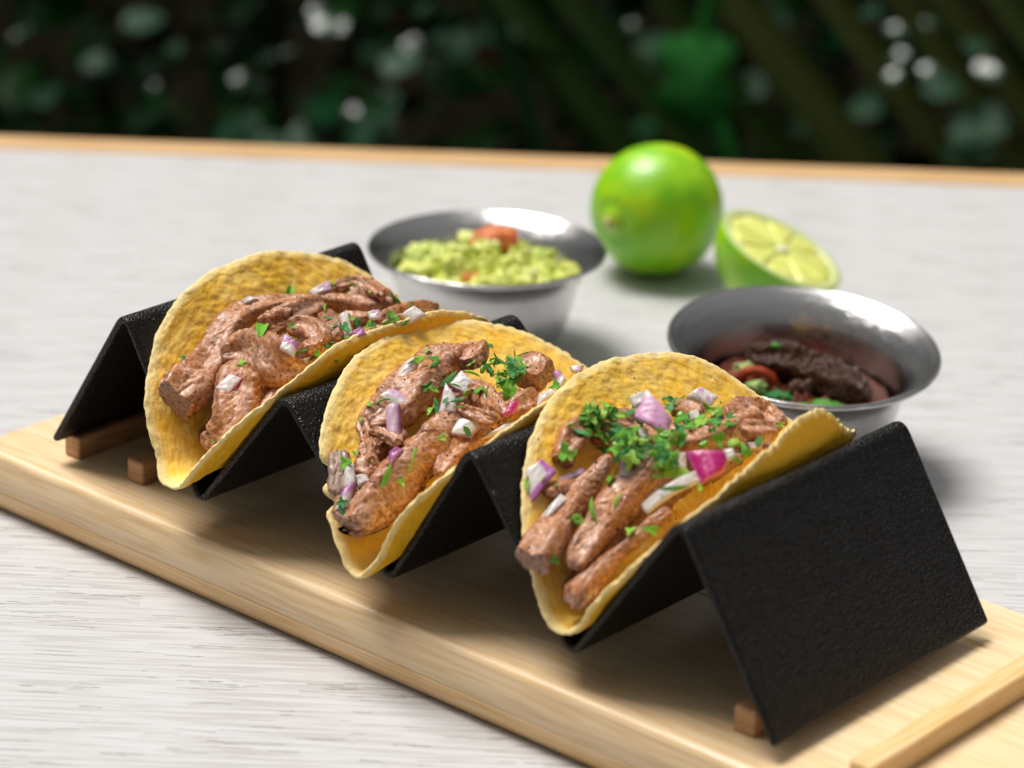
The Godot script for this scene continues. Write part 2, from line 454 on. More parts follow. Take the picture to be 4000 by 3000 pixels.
func tortilla(ti: int, label: String) -> void:
	var o: Dictionary = TOR[ti]
	var aL := atan2(VX[ti] - PKX[ti], PKY[ti]); var aR := atan2(PKX[ti + 1] - VX[ti], PKY[ti + 1])
	var d := 0.0030
	var rho: float = o.rho
	var half := sin((aL + aR) / 2)
	var skew := (aR - aL) / 2
	var bottom := Vector2(VX[ti], BASE - 0.0009) + Vector2(sin(skew), cos(skew)) * ((rho + d) / half - rho)
	# cross-section tables, by arc length, both ways from the bottom
	var step := 0.0005
	var right := [bottom]; var left := [bottom]
	var rn := [Vector2(0, 1)]; var ln := [Vector2(0, 1)]
	for k in 200:
		var s := (k + 0.5) * step
		var h := minf(s / rho + skew * 0.0, PI / 2 - aR)
		h += (aR + float(o.up) * 0.25) * smoothstep(o.bend, float(o.bend) + 0.018, s)
		right.append(right[k] + Vector2(cos(h), sin(h)) * step); rn.append(Vector2(-sin(h), cos(h)))
		var g := minf(s / rho, PI / 2 - aL)
		g -= 0.10 * smoothstep(0.062, 0.085, s)
		left.append(left[k] + Vector2(-cos(g), sin(g)) * step); ln.append(Vector2(sin(g), cos(g)))
	var nu := 340; var nv := 110
	var inner := PackedVector3Array(); var outer := PackedVector3Array()
	var ci := PackedColorArray(); var co := PackedColorArray()
	var sd := ti * 3.7 + 1.0
	for j in nv:
		var f := j / float(nv - 1)
		var rho_f := 1.0 - pow(1.0 - f, 1.35) if j < nv - 1 else 1.0
		for i in nu:
			var th := TAU * i / nu
			var dir := Vector2(cos(th), sin(th))
			var sx: float = o.SR if dir.x > 0 else o.SL
			var pw: float = (o.pR if dir.y > 0 or ti == 2 else 2.15) if dir.x > 0 else 2.05
			var rr: float = pow(pow(absf(dir.x) / sx, pw) + pow(absf(dir.y) / o.R, pw), -1.0 / pw) * (1.0 + 0.018 * noise.get_noise_2d(dir.x * 90 + sd * 50, dir.y * 90) + 0.010 * noise.get_noise_2d(dir.x * 330, dir.y * 330 + sd * 40) + 0.006 * noise.get_noise_2d(dir.x * 1500, dir.y * 1500 + sd * 60))
			# ragged bites out of the rim where the photograph shows it torn
			if ti == 1: rr *= 1.0 - 0.13 * exp(-pow((th - 2.05) / 0.04, 2)) - 0.06 * exp(-pow((th - 1.91) / 0.03, 2)) + 0.02 * exp(-pow((th - 1.52) / 0.05, 2)) - 0.03 * exp(-pow((th - 1.40) / 0.04, 2))
			if ti == 0: rr *= 1.0 - 0.03 * exp(-pow((th - 1.75) / 0.07, 2))
			if ti == 2 and dir.x > 0.0:
				var tt: float = rr * dir.y + o.zc
				var lim := lerpf(0.051, 0.0650, clampf((-0.010 - tt) / 0.05, -0.3, 1.0)) - 0.012 * smoothstep(-0.068, -0.095, tt) + 0.0012 * noise.get_noise_2d(th * 5000.0, 15.0)
				if tt < -0.097: lim = 0.0395
				rr = minf(rr, lim / maxf(dir.x, 0.05))
			var s: float = rr * rho_f * dir.x
			var t: float = rr * rho_f * dir.y + o.zc
			var A := 0.0016 * n3(Vector3(s, t, 0), 900, sd) * rho_f
			var k := clampf(absf(s) / step, 0, 198)
			var k0 := int(k); var fr := k - k0
			var q: Vector2; var n: Vector2
			if s >= 0:
				q = right[k0].lerp(right[k0 + 1], fr); n = rn[k0].lerp(rn[k0 + 1], fr)
			else:
				q = left[k0].lerp(left[k0 + 1], fr); n = ln[k0].lerp(ln[k0 + 1], fr)
			# the free rim waves a little; the mouth of the fold opens and droops towards the front
			var wav := 0.0022 * noise.get_noise_2d(s * 1400 + sd * 20, t * 1400) * smoothstep(0.5, 1.0, rho_f)
			if s > o.bend: wav += 0.004 * noise.get_noise_2d(t * 2200 + sd * 90, 3.0) * smoothstep(o.bend, 0.08, s)
			var p := Vector3(q.x, q.y, t)
			var n3v := Vector3(n.x, n.y, 0).normalized()
			var droop := smoothstep(-0.008, 0.014, t) * (1.0 - smoothstep(0.0, 0.03, absf(s)))
			p.y -= 0.0022 * droop
			p += n3v * lerpf(maxf(wav, 0.0), wav, smoothstep(0.030, 0.055, absf(s)))
			var h := 0.00092 * sqrt(clampf((1.0 - rho_f) * 30.0, 0.0, 1.0)) + 0.00012
			var bub := 0.00045 * n3(p, 190, sd) + 0.0002 * n3(p, 650, sd)
			var ro := noise.get_noise_2d(th * 2600.0, sd * 77) * 0.0005 * smoothstep(0.97, 1.0, rho_f)
			inner.append(p + n3v * (h + bub + ro)); outer.append(p - n3v * (h - bub * 0.6 - ro))
			var g1 := 0.5 + 0.5 * n3(p, 90, sd + 2); var g2 := 0.5 + 0.5 * n3(p, 260, sd + 4); var g3 := 0.5 + 0.5 * n3(p, 1300, sd + 5)
			var col := mix(Color(0.95, 0.57, 0.045), Color(0.91, 0.67, 0.22), g1 * 1.1 + g2 * 0.7 - 0.55)
			col = mix(col, Color(0.68, 0.32, 0.025), smoothstep(0.50, 0.80, g2 * 0.6 + g3 * 0.4) * 0.18)
			col = mix(col, Color(0.84, 0.68, 0.33), smoothstep(0.945, 0.992, rho_f + 0.03 * (g2 - 0.5)) * 0.85)
			col = mix(col, Color(0.36, 0.15, 0.035), smoothstep(0.68, 0.84, g2 * 0.5 + g1 * 0.5) * 0.4 + smoothstep(0.80, 0.88, g3) * 0.45)
			ci.append(col)
			co.append(mix(mix(Color(0.93, 0.52, 0.010), Color(0.86, 0.45, 0.012), g2), Color(0.84, 0.68, 0.32), smoothstep(0.965, 0.995, rho_f) * 0.8))
	# rim: join the two faces through a rounded edge
	var mb := MB.new()
	var P := inner.duplicate(); var C := ci.duplicate()
	for j in range(nv - 1, -1, -1):
		P.append_array(outer.slice(j * nu, (j + 1) * nu)); C.append_array(co.slice(j * nu, (j + 1) * nu))
	mb.grid(P, nu, nv * 2, true, true, C)
	splat(inner, Vector3.ZERO)
	var org := rooted(mb)
	var root := base("tortilla", label, "tortilla", "folded corn tortillas in the holder", Transform3D(Basis(), org))
	part(root, "shell", mb.mesh(), M.tortilla)
	# toasted specks lying in the surface
	var sp := MB.new()
	for k in 60:
		var at := (2 + rng.randi() % (nv - 6)) * nu + rng.randi() % nu
		speck(sp, inner[at] - org, 0.0002 + 0.00035 * rng.randf() * rng.randf())
	part(root, "toasted_specks", sp.mesh(), M.speck, "", true)

func speck(b: MB, p: Vector3, r: float) -> void:
	var q := Basis(Vector3(rng.randf() - 0.5, rng.randf() - 0.5, rng.randf() - 0.5).normalized(), rng.randf() * TAU)
	var k := b.v.size()
	for a in [Vector3(1.2, 0, 0), Vector3(-1, 0, 0.2), Vector3(0, 0.7, 0), Vector3(0, -0.6, 0.1), Vector3(0, 0, 1), Vector3(0.1, 0, -1)]: b.vert(p + q * (a * r))
	for f in [[0, 2, 4], [2, 1, 4], [1, 3, 4], [3, 0, 4], [2, 0, 5], [1, 2, 5], [3, 1, 5], [0, 3, 5]]: b.tri(k + f[0], k + f[2], k + f[1])

# ------------------------------------------------------------------ meat
func cat(a: Vector3, b: Vector3, c: Vector3, d: Vector3, t: float) -> Vector3:
	return 0.5 * (2 * b + (c - a) * t + (2 * a - 5 * b + 4 * c - d) * t * t + (3 * b - a - 3 * c + d) * t * t * t)

func tube(pts: Array, opt: Dictionary, ti: int) -> MB:
	var sd: float = opt.get("seed", 1) * 1.37
	var lump: float = opt.get("lump", 1.0)
	var rough: float = opt.get("rough", 0)
	var cut: int = opt.get("cut", 0)
	var pos := []; var rad := []
	var n := pts.size()
	var total := 0.0
	for k in n - 1: total += Vector3(pts[k][0], pts[k][1], pts[k][2]).distance_to(Vector3(pts[k + 1][0], pts[k + 1][1], pts[k + 1][2])) * 0.001
	var cnt := clampi(int(total / 0.0006), 18, 120)
	for k in cnt + 1:
		var x := k / float(cnt) * (n - 1)
		var i := mini(int(x), n - 2); var t := x - i
		var q := []
		for m in [i - 1, i, i + 1, i + 2]:
			var w: Array = pts[clampi(m, 0, n - 1)]
			q.append(Vector3(w[0], w[1], w[2]) * 0.001)
		pos.append(cat(q[0], q[1], q[2], q[3], t))
		rad.append(lerpf(pts[i][3], pts[i + 1][3], t) * (0.00098 if ti >= 0 else 0.001))
	var rings := []   # [centre, tangent, scale, along, face]
	var t0: Vector3 = (pos[1] - pos[0]).normalized()
	var t1: Vector3 = (pos[cnt] - pos[cnt - 1]).normalized()
	if cut & 1:
		for s in [0.02, 0.3, 0.55, 0.78, 0.92, 0.985]: rings.append([pos[0] - t0 * (0.0006 if s < 0.95 else 0.0002), t0, s, 0.0, 1.0, rad[0]])
	else:
		for k in 8:
			var a := (k + 0.15) / 8.0 * PI / 2
			rings.append([pos[0] - t0 * rad[0] * 0.75 * cos(a), t0, sin(a), 0.0, 0.0, rad[0]])
	for k in cnt + 1:
		var tg: Vector3 = (pos[mini(k + 1, cnt)] - pos[maxi(k - 1, 0)]).normalized()
		rings.append([pos[k], tg, 1.0, k / float(cnt), 0.0, rad[k]])
	if cut & 2:
		for s in [0.985, 0.92, 0.78, 0.55, 0.3, 0.02]: rings.append([pos[cnt] + t1 * (0.0006 if s < 0.95 else 0.0002), t1, s, 1.0, 1.0, rad[cnt]])
	else:
		for k in range(7, -1, -1):
			var a := (k + 0.15) / 8.0 * PI / 2
			rings.append([pos[cnt] + t1 * rad[cnt] * 0.75 * cos(a), t1, sin(a), 1.0, 0.0, rad[cnt]])
	var nu := 56
	var P := PackedVector3Array(); var C := PackedColorArray()
	var up := Vector3(0.25, 0.8, 0.5).normalized()
	for r in rings:
		var T: Vector3 = r[1]
		var N := (up - T * up.dot(T)).normalized()
		var B := T.cross(N)
		for i in nu:
			var a := TAU * i / nu
			var tw := 0.5 * sin(sd) + (1.0 * float(r[3]) if total > 0.03 else 0.0)
			var ca := cos(a - tw); var sa := sin(a - tw)
			var cb := cos(a); var sb := sin(a)
			var e := 1.0 / pow(pow(absf(ca), 5.0) + pow(absf(sa), 5.0), 0.2)
			var dirv := B * cb + N * sb
			var R: float = r[5]
			var p: Vector3 = r[0] + dirv * R * r[2] * e * sqrt(pow(1.16 * ca, 2) + pow(0.70 * sa, 2))
			var lo := n3(p, 62, sd)
			var mid := n3(p, 330, sd + 3)
			var rid := 1.0 - absf(n3(p, 130, sd + 7)) * 4.5
			var fine := n3(p, 1500, sd + 5)
			var cre := maxf(rid, 0.0); cre = cre * cre * cre
			var loc: Vector3 = p - (pos[0] as Vector3)
			var grain := n3(Vector3(loc.dot(B) * 1.0, float(r[3]) * total * 0.10, loc.dot(N) * 1.0), 950, sd + 11)
			var dsp := R * (0.30 * lo * lump + (0.035 + 0.17 * rough) * mid * lump - 0.11 * cre + 0.10 * grain + (0.008 + 0.14 * rough) * fine)
			dsp = clampf(dsp, -0.55 * R, 0.5 * R)
			p += dirv * dsp * minf(r[2] * 1.2, 1.0)
			if r[4] > 0.5: p += T * 0.05 * R * n3(p, 900, sd + 6)
			P.append(press(p, ti))
			var g := 0.5 + 0.5 * n3(p, 260, sd + 9)
			var g2 := 0.5 + 0.5 * n3(p, 1100, sd + 10)
			var g3 := 0.5 + 0.5 * n3(p, 90, sd + 12)
			var col := mix(Color(0.72, 0.47, 0.35), Color(0.58, 0.265, 0.11), smoothstep(0.36, 0.72, g3 * 0.75 + g * 0.35))
			col = mix(col, Color(0.42, 0.165, 0.06), smoothstep(1.08, 1.22, e + 0.14 * (g2 - 0.5)) * 0.75)
			col = mix(col, Color(0.36, 0.13, 0.05), smoothstep(0.15, 0.6, -grain) * 0.4)
			col = mix(col, Color(0.72, 0.50, 0.39), smoothstep(0.62, 0.84, g) * 0.55)
			col = mix(col, Color(0.44, 0.18, 0.07), smoothstep(0.3, 0.9, cre) * 0.7 + smoothstep(0.2, 0.5, mid) * 0.5)
			col = mix(col, Color(0.20, 0.075, 0.03), smoothstep(0.62, 0.82, 0.5 + 0.5 * n3(p, 160, sd + 21)) * 0.7 + smoothstep(0.62, 0.8, g2) * 0.18)
			if r[4] > 0.5 and r[2] < 0.95: col = mix(Color(0.31, 0.15, 0.09), Color(0.42, 0.25, 0.165), g2)
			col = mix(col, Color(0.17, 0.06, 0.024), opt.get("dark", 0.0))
			col = mix(col, Color(0.33, 0.245, 0.20), opt.get("grey", 0.0))
			C.append(col)
	var mb := MB.new()
	mb.grid(P, nu, rings.size(), true, true, C)
	return mb

# fillings stay on the inner side of their tortilla
func press(p: Vector3, ti: int) -> Vector3:
	if ti < 0: return p
	var y := maxf(p.y - BASE, 0.0)
	var aL := atan2(VX[ti] - PKX[ti], PKY[ti]); var aR := atan2(PKX[ti + 1] - VX[ti], PKY[ti + 1])
	var xl: float = VX[ti] - (VX[ti] - PKX[ti]) * y / PKY[ti] + 0.0046 / cos(aL)
	var yr := minf(y, 0.041 * cos(aR))
	var xr: float = VX[ti] + (PKX[ti + 1] - VX[ti]) * yr / PKY[ti + 1] - 0.0046 / cos(aR)
	if p.x < xl: p.x = xl + 0.0006 * sin(p.z * 900.0) - 0.1 * (p.x - xl) * 0.2
	if p.x > xr and y < 0.075: p.x = xr
	var lowest := BASE + 0.0175
	if p.y < lowest: p.y = lowest
	return p

func meat(ti: int, label: String, pts: Array, opt := {}) -> void:
	var mb := tube(pts, opt, ti)
	var o := rooted(mb)
	landmark(o, label)
	splat(mb.v, o)
	var root := base("meat_strip", label, "meat", ["pork pieces in the left taco", "pork pieces in the middle taco", "pork pieces in the right taco"][ti], Transform3D(Basis(), o))
	part(root, "flesh", mb.mesh(), M.meat)
	var sp := MB.new()
	for k in clampi(mb.v.size() / 130, 6, 50):
		var i := rng.randi() % mb.v.size()
		speck(sp, mb.v[i], 0.00022 + 0.0005 * rng.randf() * rng.randf())
	part(root, "pepper_specks", sp.mesh(), M.pepper, "", true)

# ------------------------------------------------------------------ onions
func onion(label: String, quad: Array, kind: String, bend: float, th_mm: float) -> void:
	var q := []
	for p in quad: q.append(Vector3(p[0], p[1], p[2]) * 0.001)
	var cen: Vector3 = (q[0] + q[1] + q[2] + q[3]) / 4
	var n: Vector3 = (q[2] - q[0]).cross(q[1] - q[3]).normalized()
	if n.y < 0: n = -n
	var th := th_mm * 0.001
	var to := settle(cen, 0.010, 0.010)
	var shift := (to - cen) + n * th * 0.35
	var size: float = (q[0].distance_to(q[2]) + q[1].distance_to(q[3])) / 2
	var nu := 15; var nv := 13
	var up := PackedVector3Array(); var dn := PackedVector3Array(); var cu := PackedColorArray(); var cd := PackedColorArray()
	var sd := rng.randf() * 50
	for j in nv:
		var v := j / float(nv - 1)
		for i in nu:
			var u := i / float(nu - 1)
			var uu := u; var vv := v
			var p: Vector3 = q[0].lerp(q[1], uu).lerp(q[3].lerp(q[2], uu), vv) + shift
			var k := 2 * u - 1; var m := 2 * v - 1
			p += n * size * bend * 0.35 * (1 - k * k) + n * 0.00025 * n3(p, 500, sd)
			p += (p - cen - shift) * (0.05 * n3(p, 300, sd + 3))
			var edge := maxf(absf(k), absf(m))
			var rnd := 0.0003 * smoothstep(0.8, 1.0, edge)
			up.append(p - n * rnd); dn.append(p - n * (th - rnd))
			var vein := 0.5 + 0.5 * noise.get_noise_2d(u * 300 + sd * 30, v * 40)
			var white := mix(Color(0.74, 0.70, 0.66), Color(0.62, 0.54, 0.55), vein * 0.8)
			var purple := mix(Color(0.42, 0.13, 0.36), Color(0.55, 0.25, 0.48), vein)
			var c := white
			match kind:
				"half": c = mix(purple, white, smoothstep(0.3, 0.62, v + 0.12 * (vein - 0.5)))
				"purple": c = mix(Color(0.30, 0.07, 0.25), purple, v)
				"lilac": c = mix(white, Color(0.60, 0.38, 0.56), smoothstep(0.3, 0.9, u))
				"column": c = mix(Color(0.60, 0.42, 0.53), Color(0.38, 0.15, 0.33), smoothstep(0.65, 0.95, u))
				"edge": c = mix(white, purple, smoothstep(0.86, 0.98, edge) * 0.75)
				"tip": c = mix(white, Color(0.62, 0.03, 0.30), smoothstep(0.93, 0.98, maxf(1 - v, u)) * (1.0 if u > 0.8 or v < 0.1 else 0.0))
				"wedge": c = mix(white, Color(0.45, 0.14, 0.42), smoothstep(0.72, 0.82, maxf(u, v)))
				"petal": c = mix(mix(Color(0.70, 0.42, 0.60), Color(0.62, 0.28, 0.52), vein), white, 1.0 - smoothstep(0.12, 0.2, v * 0.6 + u * 0.5)); c = mix(c, Color(0.5, 0.02, 0.1), (smoothstep(0.74, 0.8, v) if u > 0.72 else 0.0) * 0.9)
				"spot": c = mix(white, purple, smoothstep(0.55, 0.7, 0.5 + 0.5 * n3(p, 420, sd + 9)) * 0.8)
				"magenta": c = mix(Color(0.46, 0.015, 0.17), Color(0.72, 0.16, 0.38), smoothstep(0.55, 0.8, vein) * 0.8 + smoothstep(0.85, 1.0, edge) * 0.5)
				"clear": c = mix(Color(0.60, 0.47, 0.42), Color(0.68, 0.55, 0.52), vein)
			cu.append(c)
			cd.append(mix(c, Color(0.42, 0.14, 0.38), 0.75 if kind in ["half", "edge", "tip", "wedge", "purple"] else 0.1))
	var mb := MB.new()
	mb.grid(up, nu, nv, false, true, cu)
	mb.grid(dn, nu, nv, false, false, cd)
	# side walls round the outline
	var loop := []
	for i in nu: loop.append(i)
	for j in range(1, nv): loop.append(j * nu + nu - 1)
	for i in range(nu - 2, -1, -1): loop.append((nv - 1) * nu + i)
	for j in range(nv - 2, 0, -1): loop.append(j * nu)
	var S := PackedVector3Array(); var D := PackedColorArray()
	for k in loop: S.append(up[k]); D.append(cu[k])
	for k in loop: S.append((up[k] + dn[k]) / 2 + ((up[k] - cen - shift).normalized() * 0.00025)); D.append(mix(cu[k], cd[k], 0.4))
	for k in loop: S.append(dn[k]); D.append(cd[k])
	mb.grid(S, loop.size(), 3, true, false, D)
	# the winding depends on how the outline was given: turn it outwards
	var nn := (mb.v[nu] - mb.v[0]).cross(mb.v[1] - mb.v[0])
	if nn.dot(n) < 0.0:
		for k in range(0, mb.idx.size(), 3):
			var s := mb.idx[k + 1]; mb.idx[k + 1] = mb.idx[k + 2]; mb.idx[k + 2] = s
	splat(up, Vector3.ZERO)
	landmark(cen + shift, label)
	var o := rooted(mb)
	single("onion_piece", mb.mesh(), M.onion, label, "onion", "diced red onion on the tacos", Transform3D(Basis(), o))

# ------------------------------------------------------------------ herbs
var HERB := {}
var landmarks := []

func landmark(p: Vector3, label: String) -> void:
	var t := label
	for w in [" of the", " in the"]:
		for k in [" left taco", " middle taco", " right taco"]: t = t.replace(w + k, "")
	var ws := t.split(" ")
	ws = ws.slice(0, 10)
	while ws[-1] in ["and", "with", "a", "the", "of", "at", "in", "on", "to", "by", "under", "beside", "over", "below", "between", "behind", "near", "against", "white", "black", "cut", "far", "back", "near", "lilac", "largest", "smooth", "large", "long", "its", "lying"]: ws.remove_at(ws.size() - 1)
	landmarks.append([p, " ".join(ws)])

func herb_shapes() -> void:
	# unit sized: about one across, lying in x and z
	for k in 6:
		var mb := MB.new()
		var n := 9 + k % 3 * 2
		var nr := 4
		var P := PackedVector3Array()
		for j in nr:
			for i in n:
				var a := TAU * i / n
				var r := (0.36 + 0.16 * sin(a * (2 + k % 3) + k) + 0.12 * (rng.randf() - 0.5)) * j / (nr - 1.0)
				var x := cos(a) * r * (1.25 if k % 2 else 1.0); var z := sin(a) * r * (0.7 if k % 2 else 0.95)
				P.append(Vector3(x, 0.16 * absf(z) * 2.0 + 0.10 * sin(x * 5 + k) + 0.02, z))
		for j in range(nr - 1, -1, -1):
			for i in n: P.append(P[j * n + i] - Vector3(0, 0.06, 0))
		mb.grid(P, n, nr * 2, true, true)
		HERB["leaf%d" % k] = mb.mesh()
	for k in 3:   # hollow slice of green onion stalk
		var mb := MB.new()
		var P := PackedVector3Array()
		var h: float = [0.30, 0.5, 0.22][k]
		for r in [[0.02, 0.0], [0.40, 0.0], [0.42, 0.06], [0.42, h - 0.05], [0.39, h], [0.2, h + 0.02], [0.02, h - 0.02]]:
			for i in 14:
				var a := TAU * i / 14
				P.append(Vector3(cos(a) * r[0] * 1.1, r[1] + 0.03 * sin(a * 2 + k), sin(a) * r[0] * 0.8))
		mb.grid(P, 14, 7, true, false)
		HERB["ring%d" % k] = mb.mesh()
	for k in 3:   # narrow curved sliver
		var mb := MB.new()
		var P := PackedVector3Array()
		for j in 11:
			var f := j / 10.0
			var w: float = [0.10, 0.15, 0.2][k] * sin(PI * clampf(f * 0.92 + 0.04, 0, 1))
			var c := Vector3((f - 0.5) * 1.25, 0.12 * sin(f * 4 + k) + 0.03, 0.12 * sin(f * 3 + k * 2))
			for q in [Vector3(0, 0.03, -w), Vector3(0, 0.09, -w * 0.2), Vector3(0, 0.04, w), Vector3(0, -0.02, w), Vector3(0, 0.02, -w * 0.2), Vector3(0, -0.03, -w)]: P.append(c + q)
		mb.grid(P, 6, 11, true, false)
		HERB["sliver%d" % k] = mb.mesh()
	var mb := MB.new()     # broad leaf, folded along its middle
	var P := PackedVector3Array()
	for j in 15:
		var f := j / 14.0
		var w := 0.36 * pow(sin(PI * clampf(f * 0.94 + 0.03, 0, 1)), 0.7)
		for i in 9:
			var u := i / 4.0 - 1.0
			P.append(Vector3((f - 0.5) * 1.1, 0.40 * absf(u) * w * 1.4 + 0.15 * sin(f * 3.0) + 0.02 * sin(f * 20), u * w * (0.75 + 0.05 * sin(f * 19))))
	var low := PackedVector3Array()
	for p in P: low.append(p - Vector3(0, 0.035, 0))
	mb.grid(P, 9, 15, false, true)
	mb.grid(low, 9, 15, false, false)
	HERB["big0"] = mb.mesh()
	mb = MB.new()
	P = PackedVector3Array()
	for j in 13:
		var f := j / 12.0
		for i in 6:
			var a := TAU * i / 6
			P.append(Vector3((f - 0.5) * 1.3, cos(a) * 0.06 * (1.05 - f * 0.6) + 0.1 * sin(f * 3), sin(a) * 0.075 * (1.05 - f * 0.6)))
	mb.grid(P, 6, 13, true, false)
	HERB["stalk0"] = mb.mesh()

func herbs(label: String, lst: Array) -> void:
	var many := lst.size() > 4
	for e in lst:
		var p := settle(Vector3(e[0], e[1], e[2]) * 0.001)
		var s: float = e[3] * 0.001 * ((1.5 if many else 0.85) if e[4] == 0 or e[4] == 2 else (1.2 if e[4] == 3 else 1.0))
		var kind: int = e[4]
		var n := slope(p)
		n = (n + Vector3(rng.randf() - 0.5, rng.randf() * 0.4, rng.randf() - 0.5) * (0.9 if many else 0.3) + Vector3(0.2, 0, 0.25)).normalized()
		var f := Vector3(1, 0, 0).rotated(Vector3.UP, rng.randf() * TAU)
		if not many: f = Vector3(0.55, -0.35, 0.75) if kind != 2 else Vector3(0.15, -0.5, 0.8)
		var x := (f - n * f.dot(n)).normalized()
		var b := Basis(x, n, x.cross(n)) * Basis.from_scale(Vector3.ONE * s)
		if kind == 1: b = b * Basis(Vector3(1, 0, 0), 0.6 + 1.0 * rng.randf())
		var called: String = ["cilantro_leaf", "scallion_bit", "cilantro_sliver", "broad_leaf", "green_stalk"][kind]
		var key: String = ["leaf%d" % (rng.randi() % 6), "ring%d" % (rng.randi() % 3), "sliver%d" % (rng.randi() % 3), "big0", "stalk0"][kind]
		var m: Material = M["scallion%d" % (rng.randi() % 2)] if kind == 1 or kind == 4 else M["herb%d" % (rng.randi() % 5 if many else 1)]
		var lb := label
		if many:
			var best := 1e9
			for l in landmarks:
				var dd: float = (l[0] as Vector3).distance_to(p)
				if dd < best:
					best = dd; lb = l[1]
			var shade: String = ["pale green", "yellow green"][int(m == M.scallion1)] if kind == 1 else {M.herb0: "green", M.herb1: "bright green", M.herb2: "dark green", M.herb3: "light green", M.herb4: "blue green"}[m]
			lb = "%s %s beside the %s" % [shade, ["cilantro leaf", "scallion bit", "herb sliver"][kind], lb]
		p.y += 0.0003
		single(called, HERB[key], m, lb, "herb", "chopped herbs on the tacos" if many else "", Transform3D(b, p))
		if many:
			var tip := PackedVector3Array()
			for dx in [-0.3, 0.0, 0.3]: tip.append(p + b * Vector3(dx, 0.12, 0))
			splat(tip, Vector3.ZERO)

# ------------------------------------------------------------------ bowls and sauces
func lathe(prof: PackedVector2Array, k: float, nu := 96) -> MB:
	var mb := MB.new()
	var P := PackedVector3Array(); var T := PackedVector2Array()
	var run := 0.0
	for j in prof.size():
		if j: run += prof[j].distance_to(prof[j - 1])
		for i in nu + 1:
			var a := TAU * i / nu
			P.append(Vector3(cos(a) * prof[j].x, prof[j].y, sin(a) * prof[j].x) * k)
			T.append(Vector2(i / float(nu) * 0.25, run))
	mb.grid(P, nu + 1, prof.size(), false, true, null, T)
	return mb

func build_bowl(label: String, at: Transform3D, k: float) -> void:
	var out := [Vector2(0.0002, -0.0409), Vector2(0.0215, -0.0409), Vector2(0.0228, -0.0405), Vector2(0.0248, -0.0390), Vector2(0.0280, -0.0350), Vector2(0.0307, -0.0294), Vector2(0.0330, -0.0220), Vector2(0.0348, -0.0130), Vector2(0.0358, -0.0092), Vector2(0.0373, -0.0064), Vector2(0.0396, -0.0036), Vector2(0.0424, -0.0013), Vector2(0.0440, -0.0006)]
	var lip := [Vector2(0.0446, -0.0010), Vector2(0.0452, -0.0006), Vector2(0.0454, 0.0001), Vector2(0.0450, 0.0008), Vector2(0.0443, 0.0010), Vector2(0.0435, 0.0005)]
	var ins := [Vector2(0.0420, -0.0003), Vector2(0.0391, -0.0027), Vector2(0.0367, -0.0059), Vector2(0.0351, -0.0090), Vector2(0.0341, -0.0130), Vector2(0.0323, -0.0218), Vector2(0.0300, -0.0291), Vector2(0.0273, -0.0345), Vector2(0.0242, -0.0382), Vector2(0.0205, -0.0398), Vector2(0.0002, -0.0399)]
	var root := base("sauce_bowl", label, "bowl", "stainless steel sauce bowls", at * Transform3D(Basis(), Vector3(0, -0.0409 * k, 0)))
	var up := Vector3(0, 0.0409, 0)
	var sets := {"outer_wall": PackedVector2Array(out), "rim": PackedVector2Array([out[-1]] + lip + [ins[0]]), "inner_wall": PackedVector2Array(ins)}
	for n in sets:
		var pr := PackedVector2Array()
		for q in sets[n]: pr.append(q + Vector2(0, 0.0409))
		var fine := PackedVector2Array()
		for i in pr.size() - 1:
			for s in 3: fine.append(pr[i].lerp(pr[i + 1], s / 3.0))
		fine.append(pr[pr.size() - 1])
		part(root, n, lathe(fine, k).mesh(true), M.steel)

func lump(c: Vector3, r: Vector3, sd: float, a: Color, b: Color, amp := 0.35, f := 260.0, boxy := 2.0) -> MB:
	var mb := MB.new()
	var P := PackedVector3Array(); var C := PackedColorArray()
	var nu := 28; var nv := 18
	for j in nv:
		var ph := PI * (j + 0.02) / (nv - 0.96)
		for i in nu:
			var th := TAU * i / nu
			var d := Vector3(sin(ph) * cos(th), cos(ph), sin(ph) * sin(th))
			var e := 1.0 / pow(pow(absf(d.x), boxy) + pow(absf(d.y), boxy) + pow(absf(d.z), boxy), 1.0 / boxy)
			var q := d * r * e
			q *= 1.0 + amp * n3(q + c, f, sd) + amp * 0.4 * n3(q + c, f * 3, sd + 1)
			P.append(c + q); C.append(mix(a, b, 0.5 + 0.9 * n3(q + c, f * 1.7, sd + 4)))
	mb.grid(P, nu, nv, true, true, C)
	return mb

func piece(called: String, label: String, category: String, group: String, frame: Transform3D, mb: MB, m: Material) -> void:
	for i in mb.v.size(): mb.v[i] = frame * mb.v[i]
	var o := rooted(mb)
	single(called, mb.mesh(), m, label, category, group, Transform3D(Basis(), o))

func sauce_frame(n: Vector3, c: Vector3) -> Transform3D:
	var x := Vector3(0.753, 0, -0.657)
	x = (x - n * x.dot(n)).normalized()
	return Transform3D(Basis(x, n, x.cross(n)), c)

func mound(r: float, y: float, dome: float, amp: float, sd: float, a: Color, b: Color, lowr: float, lowy: float) -> MB:
	var mb := MB.new()
	var P := PackedVector3Array(); var C := PackedColorArray()
	var nu := 72; var nv := 30
	for j in nv:
		var f := (j + 0.01) / (nv - 1.0)
		for i in nu:
			var th := TAU * i / nu
			var q := Vector3(cos(th) * r * f, y + dome * (1 - f * f), sin(th) * r * f)
			q.y += amp * (n3(q, 130, sd) + 0.5 * n3(q, 330, sd + 1)) * (1 - 0.7 * f * f)
			P.append(q); C.append(mix(a, b, 0.5 + 0.8 * n3(q, 240, sd + 3)))
	for i in nu:
		var th := TAU * i / nu
		P.append(Vector3(cos(th) * lowr, lowy, sin(th) * lowr)); C.append(a)
	for i in nu:
		P.append(Vector3(0, lowy, 0)); C.append(a)
	mb.grid(P, nu, nv + 2, true, true, C)
	return mb

